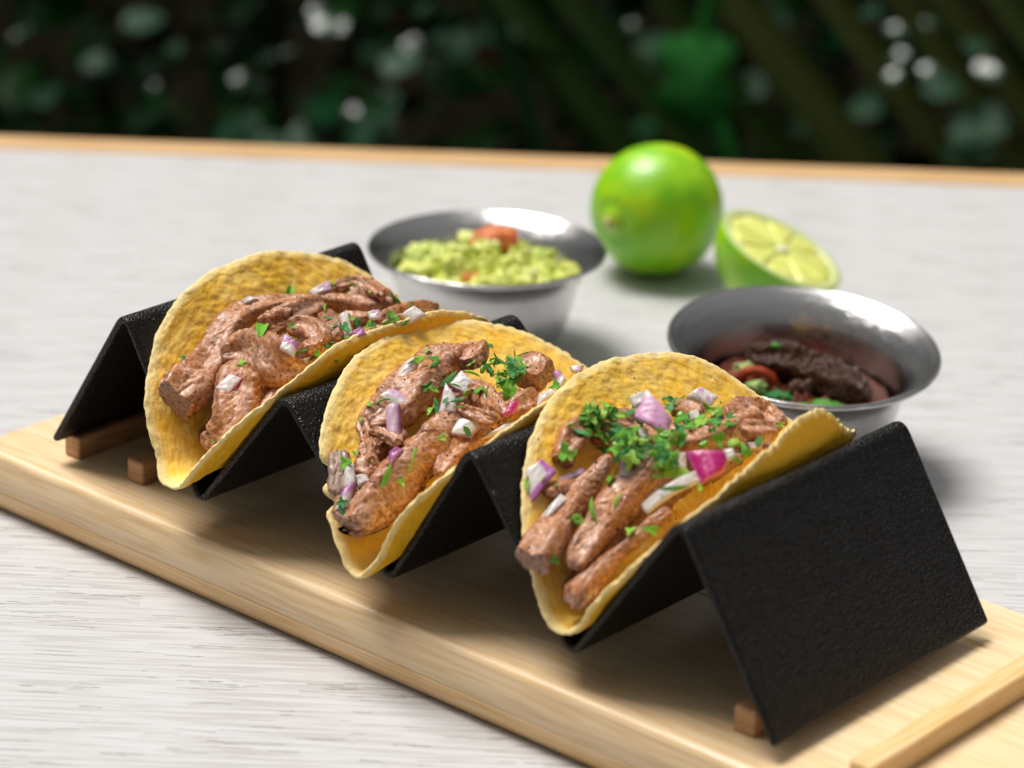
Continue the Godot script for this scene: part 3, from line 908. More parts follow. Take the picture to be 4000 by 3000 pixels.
func build_sauces() -> void:
	var f1 := sauce_frame(Vector3.UP, Vector3(-0.0074, 0.0411, -0.2202))
	build_bowl("steel bowl of green guacamole in front of the whole lime", f1, 1.0)
	var ga := Color(0.52, 0.60, 0.05); var gb := Color(0.74, 0.78, 0.24)
	var root := base("guacamole", "chunky green guacamole heaped in the steel bowl beside the lime", "guacamole", "", Transform3D(f1.basis, f1 * Vector3(0, -0.03, 0)))
	part(root, "mash", shifted(mound(0.0325, -0.0125, 0.010, 0.009, 4, ga, gb, 0.028, -0.0265), Vector3(0, 0.03, 0)).mesh(), M.guacamole)
	for k in 34:
		var a := rng.randf() * TAU; var r := 0.027 * sqrt(rng.randf())
		var c := Vector3(cos(a) * r, -0.0115 + 0.0105 * (1 - pow(r / 0.0305, 2)) + 0.002 * rng.randf(), sin(a) * r)
		var s := 0.0014 + 0.0048 * rng.randf() * rng.randf()
		var mb := lump(c + Vector3(0, 0.03, 0), Vector3(s * (0.9 + rng.randf()), s * 0.8, s * (0.8 + 0.6 * rng.randf())), 60 + k, [ga, Color(0.34, 0.46, 0.03), Color(0.62, 0.66, 0.12)][k % 3], [gb, Color(0.60, 0.66, 0.14), Color(0.82, 0.84, 0.42), Color(0.70, 0.72, 0.20)][k % 4], 0.7, 200, 2.2)
		part(root, "avocado_chunk", mb.mesh(), M.guacamole)
	var tr := Color(0.62, 0.10, 0.035); var ts := Color(0.72, 0.30, 0.12)
	piece("tomato_chunk", "large red tomato chunk on top of the guacamole", "tomato", "tomato pieces in the guacamole", f1, lump(Vector3(0.0035, 0.0005, -0.011), Vector3(0.0082, 0.0042, 0.0062), 5, tr, ts, 0.25, 160, 3.0), M.salsa)
	piece("tomato_chunk", "orange tomato bit at the front of the guacamole", "tomato", "tomato pieces in the guacamole", f1, lump(Vector3(-0.006, -0.0068, 0.0140), Vector3(0.0042, 0.0022, 0.003), 6, Color(0.70, 0.20, 0.02), ts, 0.25, 200, 3.0), M.salsa)
	piece("tomato_chunk", "tiny orange tomato bit left of the large tomato chunk", "tomato", "tomato pieces in the guacamole", f1, lump(Vector3(-0.0045, -0.0008, -0.0065), Vector3(0.0022, 0.0018, 0.002), 7, Color(0.66, 0.18, 0.03), ts, 0.2, 200, 3.0), M.salsa)
	piece("tomato_chunk", "small pale orange tomato bit at the bowl wall side of the guacamole", "tomato", "tomato pieces in the guacamole", f1, lump(Vector3(0.026, -0.0105, 0.006), Vector3(0.0030, 0.0020, 0.002), 9, Color(0.66, 0.38, 0.12), ts, 0.2, 200, 3.0), M.salsa)
	# dark salsa
	var n := Vector3(0.0954, 1, 0.0458).normalized()
	var f2 := sauce_frame(n, Vector3(0.1455, 0.0449, -0.2125))
	build_bowl("tilted steel bowl of dark roasted salsa nearest the black holder", f2, 1.045)
	root = base("salsa", "dark red brown salsa in the bottom of the tilted steel bowl", "salsa", "", Transform3D(f2.basis, f2 * Vector3(0, -0.036, 0)))
	part(root, "sauce", shifted(mound(0.0325, -0.0190, 0.002, 0.005, 14, Color(0.045, 0.009, 0.004), Color(0.15, 0.03, 0.010), 0.024, -0.0375), Vector3(0, 0.036, 0)).mesh(), M.salsa)
	var ch := MB.new()
	ch = tube([[-15.5, -13.5, -17, 3.6], [-9, -12.2, -13.5, 5.2], [0, -12.3, -9, 6.0], [9, -13.2, -4, 6.1], [17, -14.8, 1.5, 6.0], [21, -16.2, 4.5, 4.6]], {"seed": 201, "rough": 0.9, "lump": 0.75, "dark": 0.0}, -1)
	for i in ch.c.size(): ch.c[i] = mix(Color(0.018, 0.006, 0.002), Color(0.065, 0.022, 0.007), 0.5 + 0.8 * n3(ch.v[i], 500, 3))
	for i in ch.v.size(): ch.v[i] += Vector3(0, 0.0009, 0) * n3(ch.v[i], 700, 6)
	piece("roasted_chile", "blistered dark brown roasted chile lying across the salsa", "chile", "", f2, ch, M.salsa)
	var ring := []
	for k in 10:
		var a := -0.7 + k / 9.0 * 4.6
		ring.append([-14.5 + 5.4 * cos(a), -15.8 + 4.4 * sin(a), -2.0 + 2.0 * cos(a * 0.7), 1.7 if k % 9 else 1.1])
	var rg := tube(ring, {"seed": 205, "lump": 0.6}, -1)
	for i in rg.c.size(): rg.c[i] = mix(Color(0.20, 0.022, 0.008), Color(0.36, 0.06, 0.018), 0.5 + 0.8 * n3(rg.v[i], 300, 8))
	piece("tomato_slice", "glossy red brown tomato slice curled in the salsa", "tomato", "", f2, rg, M.salsa)
	var bits := [["herb_leaf", "dark green leaf in the salsa below the curled tomato slice", Vector3(-6, -19.6, 6), Vector3(5.4, 2.4, 3.6), Color(0.012, 0.11, 0.02), Color(0.03, 0.22, 0.04), "herb"],
		["herb_leaf", "bright green leaf in the salsa at the front of the bowl", Vector3(8.5, -19.0, 12.5), Vector3(7.4, 2.0, 3.4), Color(0.04, 0.18, 0.02), Color(0.12, 0.34, 0.05), "herb"],
		["scallion_bit", "pale green scallion bit inside the curled tomato slice", Vector3(-14.5, -18.0, 2.5), Vector3(3.4, 2.4, 2.6), Color(0.16, 0.30, 0.05), Color(0.42, 0.55, 0.2), "herb"],
		["herb_leaf", "small green leaf on top of the roasted chile", Vector3(-6, -8.9, -14), Vector3(3.6, 1.2, 2.2), Color(0.03, 0.16, 0.02), Color(0.08, 0.3, 0.05), "herb"],
		["scallion_bit", "yellow green scallion bit behind the curled tomato slice", Vector3(-17, -17.8, -11), Vector3(4.6, 2.4, 2.6), Color(0.30, 0.38, 0.10), Color(0.5, 0.5, 0.25), "herb"],
		["onion_bit", "white onion bit at the edge of the salsa", Vector3(-22, -20.0, -1), Vector3(2.2, 1.6, 1.8), Color(0.55, 0.5, 0.48), Color(0.7, 0.66, 0.64), "onion"],
		["chile_piece", "dark wrinkled chile skin between the green leaves of the salsa", Vector3(0.5, -18.0, 4), Vector3(4.2, 4.6, 3.4), Color(0.03, 0.016, 0.010), Color(0.11, 0.05, 0.03), "chile"],
		["tomato_chunk", "red tomato chunk sunk in the salsa near the bowl wall", Vector3(-19.5, -21.0, -7), Vector3(5.0, 3.0, 4.4), Color(0.17, 0.03, 0.012), Color(0.3, 0.07, 0.03), "tomato"],
		["tomato_chunk", "brown red tomato chunk under the front of the salsa bowl rim", Vector3(-18, -21.6, 6), Vector3(5.4, 2.8, 4.0), Color(0.14, 0.03, 0.012), Color(0.27, 0.07, 0.03), "tomato"]]
	for k in bits.size():
		var b: Array = bits[k]
		piece(b[0], b[1], b[6], "", f2, lump((b[2] + Vector3(0, 1.8, 0)) * 0.001, b[3] * 0.001, 300 + k, b[4], b[5], 0.5, 300, 2.4), M.salsa)

func shifted(mb: MB, d: Vector3) -> MB:
	for i in mb.v.size(): mb.v[i] += d
	return mb

# ------------------------------------------------------------------ limes
func lime_color(p: Vector3, sd: float) -> Color:
	var a := 0.5 + 0.5 * n3(p, 55, sd); var b := 0.5 + 0.5 * n3(p, 170, sd + 2)
	var c := mix(Color(0.15, 0.48, 0.003), Color(0.36, 0.66, 0.005), a * 1.3 - 0.15)
	c = mix(c, Color(0.56, 0.60, 0.010), smoothstep(0.55, 0.85, a * 0.75 + b * 0.25) * 0.5)
	return c

func build_limes() -> void:
	var ax := Vector3(-0.06, 0.05, 0.999)
	ax = Vector3(0.753, 0.027, -0.657) * -0.70 + Vector3(-0.259, 0.931, -0.259) * -0.22 + Vector3(0.605, 0.365, 0.708) * 0.68
	ax = ax.normalized()
	var x := ax.cross(Vector3.UP).normalized()
	var B := Basis(x, ax, x.cross(ax))
	var c := Vector3(-0.0182, 0.0274, -0.3382)
	var mb := MB.new()
	var P := PackedVector3Array(); var C := PackedColorArray()
	var nu := 96; var nv := 80
	for j in nv:
		var ph := PI * (j + 0.004) / (nv - 0.992)
		for i in nu:
			var th := TAU * i / nu
			var d := Vector3(sin(ph) * cos(th), cos(ph), sin(ph) * sin(th))
			var r := 0.0272 * (1.0 + 0.015 * absf(d.y) + 0.008 * n3(d, 1.2, 4))
			r += 0.0016 * exp(-pow(ph / 0.16, 2)) - 0.0007 * exp(-pow((ph - 0.24) / 0.09, 2))
			var q := B * (d * r)
			P.append(q)
			var col := lime_color(q, 7)
			col = mix(col, Color(0.45, 0.47, 0.05), exp(-pow(ph / 0.15, 2)) * 0.8)
			C.append(col)
	mb.grid(P, nu, nv, true, true, C)
	var root := base("lime", "whole shiny green lime standing behind the guacamole bowl", "lime", "limes on the table", Transform3D(Basis(), Vector3(c.x, 0.0, c.z)))
	part(root, "skin", shifted(mb, Vector3(0, c.y, 0)).mesh(), M.lime_skin)
	mb = lump(ax * 0.0291 + Vector3(0, c.y, 0), Vector3(0.0017, 0.0017, 0.0017), 3, Color(0.50, 0.40, 0.08), Color(0.34, 0.28, 0.08), 0.3, 600)
	part(root, "stem_scar", mb.mesh(), M.lime_skin)
	# half lime: cut face up and to the side
	var n := Vector3(0.396, 0.903, -0.166).normalized()
	x = n.cross(Vector3(0, 0, 1)).normalized()
	B = Basis(x, n, x.cross(n))
	c = Vector3(0.047, 0.0265, -0.336)
	root = base("half_lime", "halved lime resting on its rind with its pale yellow green cut face up", "lime", "limes on the table", Transform3D(Basis(), Vector3(c.x, 0, c.z)))
	var lift := Vector3(0, c.y, 0)
	mb = MB.new(); P = PackedVector3Array(); C = PackedColorArray()
	nv = 40
	var R := 0.0266
	for j in nv + 3:
		for i in nu:
			var th := TAU * i / nu
			var d: Vector3; var r := R
			if j < nv:
				var ph := PI / 2 + PI / 2 * (1.0 - (j + 0.0) / (nv - 1.0)) * 0.998
				d = Vector3(sin(ph) * cos(th), cos(ph), sin(ph) * sin(th)) * R * (1.0 + 0.006 * n3(Vector3(cos(th), ph, sin(th)), 1.3, 2))
			else:
				d = Vector3(cos(th), 0, sin(th)) * (R - 0.0005 * (j - nv + 1)); d.y = 0.0001 if j == nv else 0.0
			var q := B * d
			P.append(q + lift); C.append(lime_color(q, 19) if j < nv else Color(0.45, 0.55, 0.12))
	mb.grid(P, nu, nv + 3, true, false, C)
	part(root, "rind", mb.mesh(), M.lime_skin)
	mb = MB.new(); P = PackedVector3Array(); C = PackedColorArray()
	for k in [[0.0254, 0.0], [0.0250, 0.0003], [0.0238, 0.0003], [0.0228, -0.0004], [0.0228, -0.002]]:
		for i in nu:
			var th := TAU * i / nu
			P.append(B * Vector3(cos(th) * k[0], k[1], sin(th) * k[0]) + lift); C.append(Color(0.66, 0.70, 0.34))
	mb.grid(P, nu, 5, true, false, C)
	part(root, "pith", mb.mesh(), M.lime_flesh)
	mb = MB.new(); P = PackedVector3Array(); C = PackedColorArray()
	for k in [0.0232, 0.012, 0.0001]:
		for i in 48:
			var th := TAU * i / 48
			P.append(B * Vector3(cos(th) * k, -0.0006, sin(th) * k) + lift); C.append(Color(0.68, 0.70, 0.26))
	mb.grid(P, 48, 3, true, false, C)
	part(root, "membrane", mb.mesh(), M.lime_flesh)
	for s in 10:
		var a0 := TAU * (s + 0.02 + 0.03 * sin(s * 5.0)) / 10; var a1 := TAU * (s + 0.98 + 0.03 * sin((s + 1) * 5.0)) / 10
		mb = MB.new(); P = PackedVector3Array(); C = PackedColorArray()
		for j in 14:
			var f := j / 13.0
			for i in 17:
				var g := i / 16.0
				var am := (a0 + a1) / 2
				var rr := lerpf(0.0030, 0.0229, f)
				var gap := 0.0002 / rr
				var a := lerpf(a0 + gap, a1 - gap, g)
				var corner := pow(absf(2 * g - 1), 4)
				rr -= 0.0016 * corner * smoothstep(0.6, 1.0, f)
				var ed := minf(minf(f, 1 - f) * 8.0, minf(g, 1 - g) * 7.0)
				var ves := 0.5 + 0.5 * noise.get_noise_2d(a * 900 + s * 50, rr * 9000)
				P.append(B * Vector3(cos(a) * rr, -0.0006 + 0.0012 * minf(sqrt(maxf(ed, 0.0)), 1.0) + 0.0005 * (ves - 0.5), sin(a) * rr) + lift)
				C.append(mix(Color(0.68, 0.70, 0.08), Color(0.86, 0.86, 0.34), ves * 1.3 - 0.2))
		mb.grid(P, 17, 14, false, false, C)
		part(root, "flesh_segment", mb.mesh(), M.lime_flesh)
	mb = lump(lift + n * 0.0004, Vector3(0.0026, 0.0008, 0.0026), 9, Color(0.75, 0.76, 0.5), Color(0.8, 0.8, 0.62), 0.3, 400)
	part(root, "core", mb.mesh(), M.lime_flesh)

# ------------------------------------------------------------------ garden beyond the table
const GC := Vector3(-0.70, -0.18, -1.04)
const GH := Vector3(0.753, 0, -0.657)
const GB := Vector3(-0.657, 0, -0.753)

func leaf_mesh(w: float, fold: float) -> ArrayMesh:
	var mb := MB.new()
	var P := PackedVector3Array()
	for j in 7:
		var f := j / 6.0
		var ww := w * pow(sin(PI * clampf(f * 0.96 + 0.02, 0, 1)), 0.8)
		for i in 5:
			var u := i / 2.0 - 1.0
			P.append(Vector3(u * ww, fold * absf(u) * ww - 0.22 * f * f, f))
	mb.grid(P, 5, 7, false, false)
	return mb.mesh()

# leaves nearest the table, each hung on the shrub it grows from
func glossy(list: Array, m: Material, called: String) -> void:
	var lm := leaf_mesh(0.42, 0.12)
	for e in list:
		var p := Vector3(e[0], e[1], e[2])
		var best: Node3D = null
		for c in get_children():
			if String(c.name).begins_with("shrub") and (best == null or Vector2(c.position.x - p.x, c.position.z - p.z).length() < Vector2(best.position.x - p.x, best.position.z - p.z).length()): best = c
		var y := Vector3(0.016, 0.877, 0.48) if called == "glossy_leaf" else Vector3(0.1, 0.75, 0.5)
		y = (y.normalized() + Vector3(rng.randf() - 0.5, rng.randf() - 0.5, rng.randf() - 0.5) * 0.10).normalized()
		var f := Vector3(1, 0, 0).rotated(Vector3.UP, rng.randf() * TAU)
		var z := (f - y * f.dot(y)).normalized()
		var s: float = e[3] * (0.00115 if called == "glossy_leaf" else 0.0014)
		var o := part(best, called, lm, m)
		o.transform = Transform3D(Basis(y.cross(z), y, z) * Basis.from_scale(Vector3(s, s, s)), p - best.position)

func build_garden() -> void:
	var ground := MeshInstance3D.new()
	var pl := PlaneMesh.new(); pl.size = Vector2(400, 400)
	ground.mesh = pl; ground.material_override = M.soil; ground.name = "ground"; ground.position.y = -0.74
	add_child(ground); ground.set_meta("kind", "structure"); ground.set_meta("label", "dark soil under the garden plants")
	var lm := leaf_mesh(0.36, 0.25)
	var specs := [
		["shrub", "dark leafy shrub with small glossy round leaves behind the table's far edge", -0.62, 0.02, 0.0, 900],
		["shrub", "leafy shrub with pale sky glints behind the guacamole bowl", -0.17, 0.02, 0.3, 950],
		["shrub", "deep shaded shrub behind the whole lime", 0.16, 0.14, 0.6, 800],
		["shrub", "dense shrub with white glints behind the salsa bowl side of the table", 0.56, 0.05, 0.9, 950],
		["shrub", "tall shaded shrub filling the gap behind the other shrubs", -0.35, 0.42, 1.2, 900],
		["shrub", "leafy shrub farthest left along the garden side of the table", -1.12, 0.10, 1.8, 700],
		["shrub", "leafy shrub farthest right along the garden side of the table", 1.10, 0.10, 2.1, 700],
		["shrub", "tall shaded shrub behind the strap leaved plant", 0.35, 0.46, 1.5, 900]]
	for s in specs:
		var at: Vector3 = GC + GH * s[2] + GB * s[3]
		at.y = -0.74
		var root := base(s[0], s[1], "shrub", "shrubs beyond the table", Transform3D(Basis(), at))
		for k in 5:
			var mb := MB.new(); var P := PackedVector3Array()
			var lean := Vector3(rng.randf() - 0.5, 0, rng.randf() - 0.5) * 0.5
			for j in 8:
				var f := j / 7.0
				for i in 6:
					var a := TAU * i / 6
					P.append(lean * f * f + Vector3(cos(a) * 0.008 * (1.2 - f), f * 1.05, sin(a) * 0.008 * (1.2 - f)))
			mb.grid(P, 6, 8, true, false)
			part(root, "stem", mb.mesh(), M.stem)
		var mm := MultiMesh.new(); mm.transform_format = MultiMesh.TRANSFORM_3D; mm.use_colors = true; mm.mesh = lm
		mm.instance_count = s[5]
		for k in int(s[5]):
			var h := 0.06 + 1.12 * rng.randf()
			var a := rng.randf() * TAU
			var rad := (0.30 - 0.10 * absf(h - 0.6)) * sqrt(rng.randf())
			var p := Vector3(cos(a) * rad, h, sin(a) * rad)
			var outw := Vector3(cos(a), 0.15 + 0.9 * rng.randf() - 0.6, sin(a)) + Vector3(rng.randf() - 0.5, rng.randf() - 0.5, rng.randf() - 0.5) * 0.9
			var z := outw.normalized()
			var y := (Vector3.UP + Vector3(rng.randf() - 0.5, 0, rng.randf() - 0.5) * 1.2)
			y = (y - z * y.dot(z)).normalized()
			var sz := 0.026 + 0.026 * rng.randf()
			mm.set_instance_transform(k, Transform3D(Basis(y.cross(z), y, z) * Basis.from_scale(Vector3(sz, sz, sz)), p))
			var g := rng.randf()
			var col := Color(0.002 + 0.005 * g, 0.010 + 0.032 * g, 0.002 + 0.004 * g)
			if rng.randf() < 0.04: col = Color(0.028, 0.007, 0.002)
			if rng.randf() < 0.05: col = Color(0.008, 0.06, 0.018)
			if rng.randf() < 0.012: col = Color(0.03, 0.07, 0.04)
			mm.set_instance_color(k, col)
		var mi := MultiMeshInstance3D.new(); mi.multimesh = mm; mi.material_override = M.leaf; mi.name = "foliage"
		root.add_child(mi); mi.set_meta("kind", "stuff")
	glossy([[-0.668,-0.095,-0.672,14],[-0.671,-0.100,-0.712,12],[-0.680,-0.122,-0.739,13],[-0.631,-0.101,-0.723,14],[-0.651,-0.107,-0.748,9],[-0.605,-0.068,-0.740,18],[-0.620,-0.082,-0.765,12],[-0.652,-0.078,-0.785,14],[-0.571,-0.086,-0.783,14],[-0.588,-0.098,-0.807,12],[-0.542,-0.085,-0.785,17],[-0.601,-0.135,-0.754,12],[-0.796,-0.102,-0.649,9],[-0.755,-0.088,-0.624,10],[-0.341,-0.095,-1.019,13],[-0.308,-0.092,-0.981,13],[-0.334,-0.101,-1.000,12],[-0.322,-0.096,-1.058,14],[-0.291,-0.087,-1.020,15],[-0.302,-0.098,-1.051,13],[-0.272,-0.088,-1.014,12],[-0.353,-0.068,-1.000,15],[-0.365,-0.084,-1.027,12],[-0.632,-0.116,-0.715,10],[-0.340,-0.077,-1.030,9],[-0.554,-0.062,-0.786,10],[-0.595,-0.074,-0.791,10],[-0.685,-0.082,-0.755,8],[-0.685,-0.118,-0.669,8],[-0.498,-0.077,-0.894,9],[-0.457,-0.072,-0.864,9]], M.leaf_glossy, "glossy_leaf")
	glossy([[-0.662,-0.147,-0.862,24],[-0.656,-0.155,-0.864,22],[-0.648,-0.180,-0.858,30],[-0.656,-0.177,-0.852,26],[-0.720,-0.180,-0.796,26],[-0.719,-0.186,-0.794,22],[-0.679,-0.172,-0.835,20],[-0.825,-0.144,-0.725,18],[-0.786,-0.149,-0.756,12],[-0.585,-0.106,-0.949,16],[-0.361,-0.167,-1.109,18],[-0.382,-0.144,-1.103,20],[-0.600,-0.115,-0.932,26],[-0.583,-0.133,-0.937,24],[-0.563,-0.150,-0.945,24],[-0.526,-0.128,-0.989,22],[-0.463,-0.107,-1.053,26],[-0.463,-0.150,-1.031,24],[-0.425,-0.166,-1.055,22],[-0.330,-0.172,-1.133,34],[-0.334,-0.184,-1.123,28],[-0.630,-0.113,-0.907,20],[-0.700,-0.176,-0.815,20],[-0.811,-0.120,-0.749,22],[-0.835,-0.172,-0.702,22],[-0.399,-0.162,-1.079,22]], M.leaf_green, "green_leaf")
	# plant with long strap leaves
	var at := GC + GH * 0.30 + GB * -0.16; at.y = -0.74
	var root := base("strap_leaf_plant", "plant with long arching olive strap leaves leaning behind the table", "plant", "", Transform3D(Basis(), at))
	for k in 15:
		var mb := MB.new(); var P := PackedVector3Array(); var C := PackedColorArray()
		var botx := 0.10 + 0.042 * k; var topx := botx - 0.60 - 0.06 * rng.randf()
		var dz := 0.14 * rng.randf()
		var col := mix(Color(0.20, 0.25, 0.05), Color(0.025, 0.17, 0.012), rng.randf())
		for j in 16:
			var f := j / 15.0
			var xx := lerpf(botx, topx, f)
			var cen := GH * xx + GB * (dz - 0.10 * sin(f * 2.2)) + Vector3(0, 0.12 + 0.78 * f, 0)
			var w := 0.011 * pow(sin(PI * clampf(f * 0.92 + 0.04, 0, 1)), 0.6)
			for i in 3:
				P.append(cen + (GH * 0.85 + Vector3(0, 0.4, 0)) * w * (i - 1) + GB * (0.004 if i == 1 else 0.0))
				C.append(mix(col, Color(0.20, 0.16, 0.08), 0.4 * f))
		mb.grid(P, 3, 16, false, true, C)
		part(root, "strap_leaf", mb.mesh(), M.blade)
	# vine with a heart shaped leaf hanging in front of the shrubs
	var vy := Vector3(-0.432, -0.74, -0.925)
	root = base("vine", "bright green vine with one heart shaped leaf above the whole lime", "vine", "", Transform3D(Basis(), vy))
	var mb := MB.new(); var P := PackedVector3Array()
	var pts := [Vector3(0.0, 0.0, 0.03), Vector3(0.05, 0.3, 0.0), Vector3(0.032, 0.56, 0.012), Vector3(0.008, 0.62, 0.012), Vector3(-0.002, 0.66, 0.004), Vector3(0.006, 0.70, 0.0), Vector3(0.03, 0.80, -0.02)]
	for j in 40:
		var x := j / 39.0 * 6.0; var i := mini(int(x), 5)
		var q := cat(pts[maxi(i - 1, 0)], pts[i], pts[i + 1], pts[mini(i + 2, 6)], x - i)
		for k in 8:
			var a := TAU * k / 8
			P.append(q + Vector3(cos(a), 0, sin(a)) * 0.006)
	mb.grid(P, 8, 40, true, false)
	part(root, "stem", mb.mesh(), M.vine)
	mb = MB.new(); P = PackedVector3Array()
	for j in 15:
		var f := j / 14.0
		var w := 0.024 * (1.0 + 0.28 * sin(f * 11.0 + 0.8)) * pow(sin(PI * clampf(pow(f, 0.65) * 0.97 + 0.03, 0, 1)), 0.75)
		for i in 7:
			var u := i / 3.0 - 1.0
			P.append(Vector3(0.010, 0.650, 0.02) + GH * (u * w * (1.35 if u < 0.0 else 0.85)) + Vector3(0, -0.062 * f + 0.012 * absf(u) * (1 - f), 0) - GB * (0.010 * sin(f * 3.0) - 0.008 * absf(u)))
	mb.grid(P, 7, 15, false, true)
	part(root, "heart_leaf", mb.mesh(), M.vine)
	# thin leaning branch
	at = Vector3(-0.45, -0.74, -0.98)
	root = base("branch", "thin green branch slanting down across the dark shrubs", "branch", "", Transform3D(Basis(), at))
	mb = MB.new(); P = PackedVector3Array()
	for j in 20:
		var f := j / 19.0
		var q := Vector3(0, 0, 0).lerp(Vector3(-0.16, 0.72, 0.08), f) + Vector3(0.03, 0, 0) * sin(f * 4)
		for k in 6:
			var a := TAU * k / 6
			P.append(q + Vector3(cos(a), 0, sin(a)) * 0.007)
	mb.grid(P, 6, 20, true, false)
	part(root, "stem", mb.mesh(), M.branch)

# ------------------------------------------------------------------
func _ready() -> void:
	var cam := Camera3D.new(); cam.name = "camera"
	cam.transform = Transform3D(Basis(Vector3(0.75335, 0.02670, -0.65708), Vector3(-0.25887, 0.93054, -0.25898), Vector3(0.60453, 0.36520, 0.70793)), Vector3(0.68462, 0.39941, 0.57334))
	var lens := CameraAttributesPhysical.new()
	lens.frustum_focal_length = 91.6; lens.exposure_aperture = 7.6; lens.frustum_focus_distance = 0.893
	cam.attributes = lens
	add_child(cam)
	cam.fov = 14.926; cam.near = 0.05; cam.far = 600.0
	cam.current = true
	var we := WorldEnvironment.new(); we.name = "world"
	var env := Environment.new()
	var sm := ProceduralSkyMaterial.new()
	sm.sky_top_color = Color(1.0, 1.0, 1.0); sm.sky_horizon_color = Color(0.34, 0.34, 0.34); sm.sky_curve = 0.40
	sm.ground_horizon_color = Color(0.16, 0.13, 0.10); sm.ground_bottom_color = Color(0.10, 0.08, 0.06)
	sm.sky_energy_multiplier = 0.62
	sm.sun_angle_max = 1.0
	var sky := Sky.new(); sky.sky_material = sm
	env.background_mode = Environment.BG_SKY; env.sky = sky
	env.tonemap_mode = Environment.TONE_MAPPER_LINEAR; env.tonemap_exposure = 0.89
	env.sdfgi_enabled = true; env.ssao_enabled = true; env.ssil_enabled = true
	we.environment = env
	add_child(we)
	var sun := DirectionalLight3D.new(); sun.name = "sun"
	sun.light_color = Color(1.0, 0.985, 0.965); sun.light_energy = 1.45; sun.light_angular_distance = 28.0; sun.shadow_enabled = true
	add_child(sun)
	sun.look_at_from_position(Vector3(-0.40, 1.0, 0.02), Vector3.ZERO, Vector3.UP)

	rng.seed = 4242
	noise.noise_type = FastNoiseLite.TYPE_SIMPLEX_SMOOTH; noise.frequency = 0.01; noise.fractal_octaves = 2; noise.seed = 9
	hmap.resize(HN * HM); hmap.fill(-1.0)
	materials()
	build_table()
	build_board()
	build_holder()
	build_garden()
	build_sauces()
	build_limes()
	tortilla(0, "yellow corn tortilla of the left taco, folded in the slot nearest the guacamole")
	tortilla(1, "torn edged corn tortilla of the middle taco with ragged front rim")
	tortilla(2, "corn tortilla of the right taco, its bright yellow outside showing above the holder")
	herb_shapes()
	fillings()

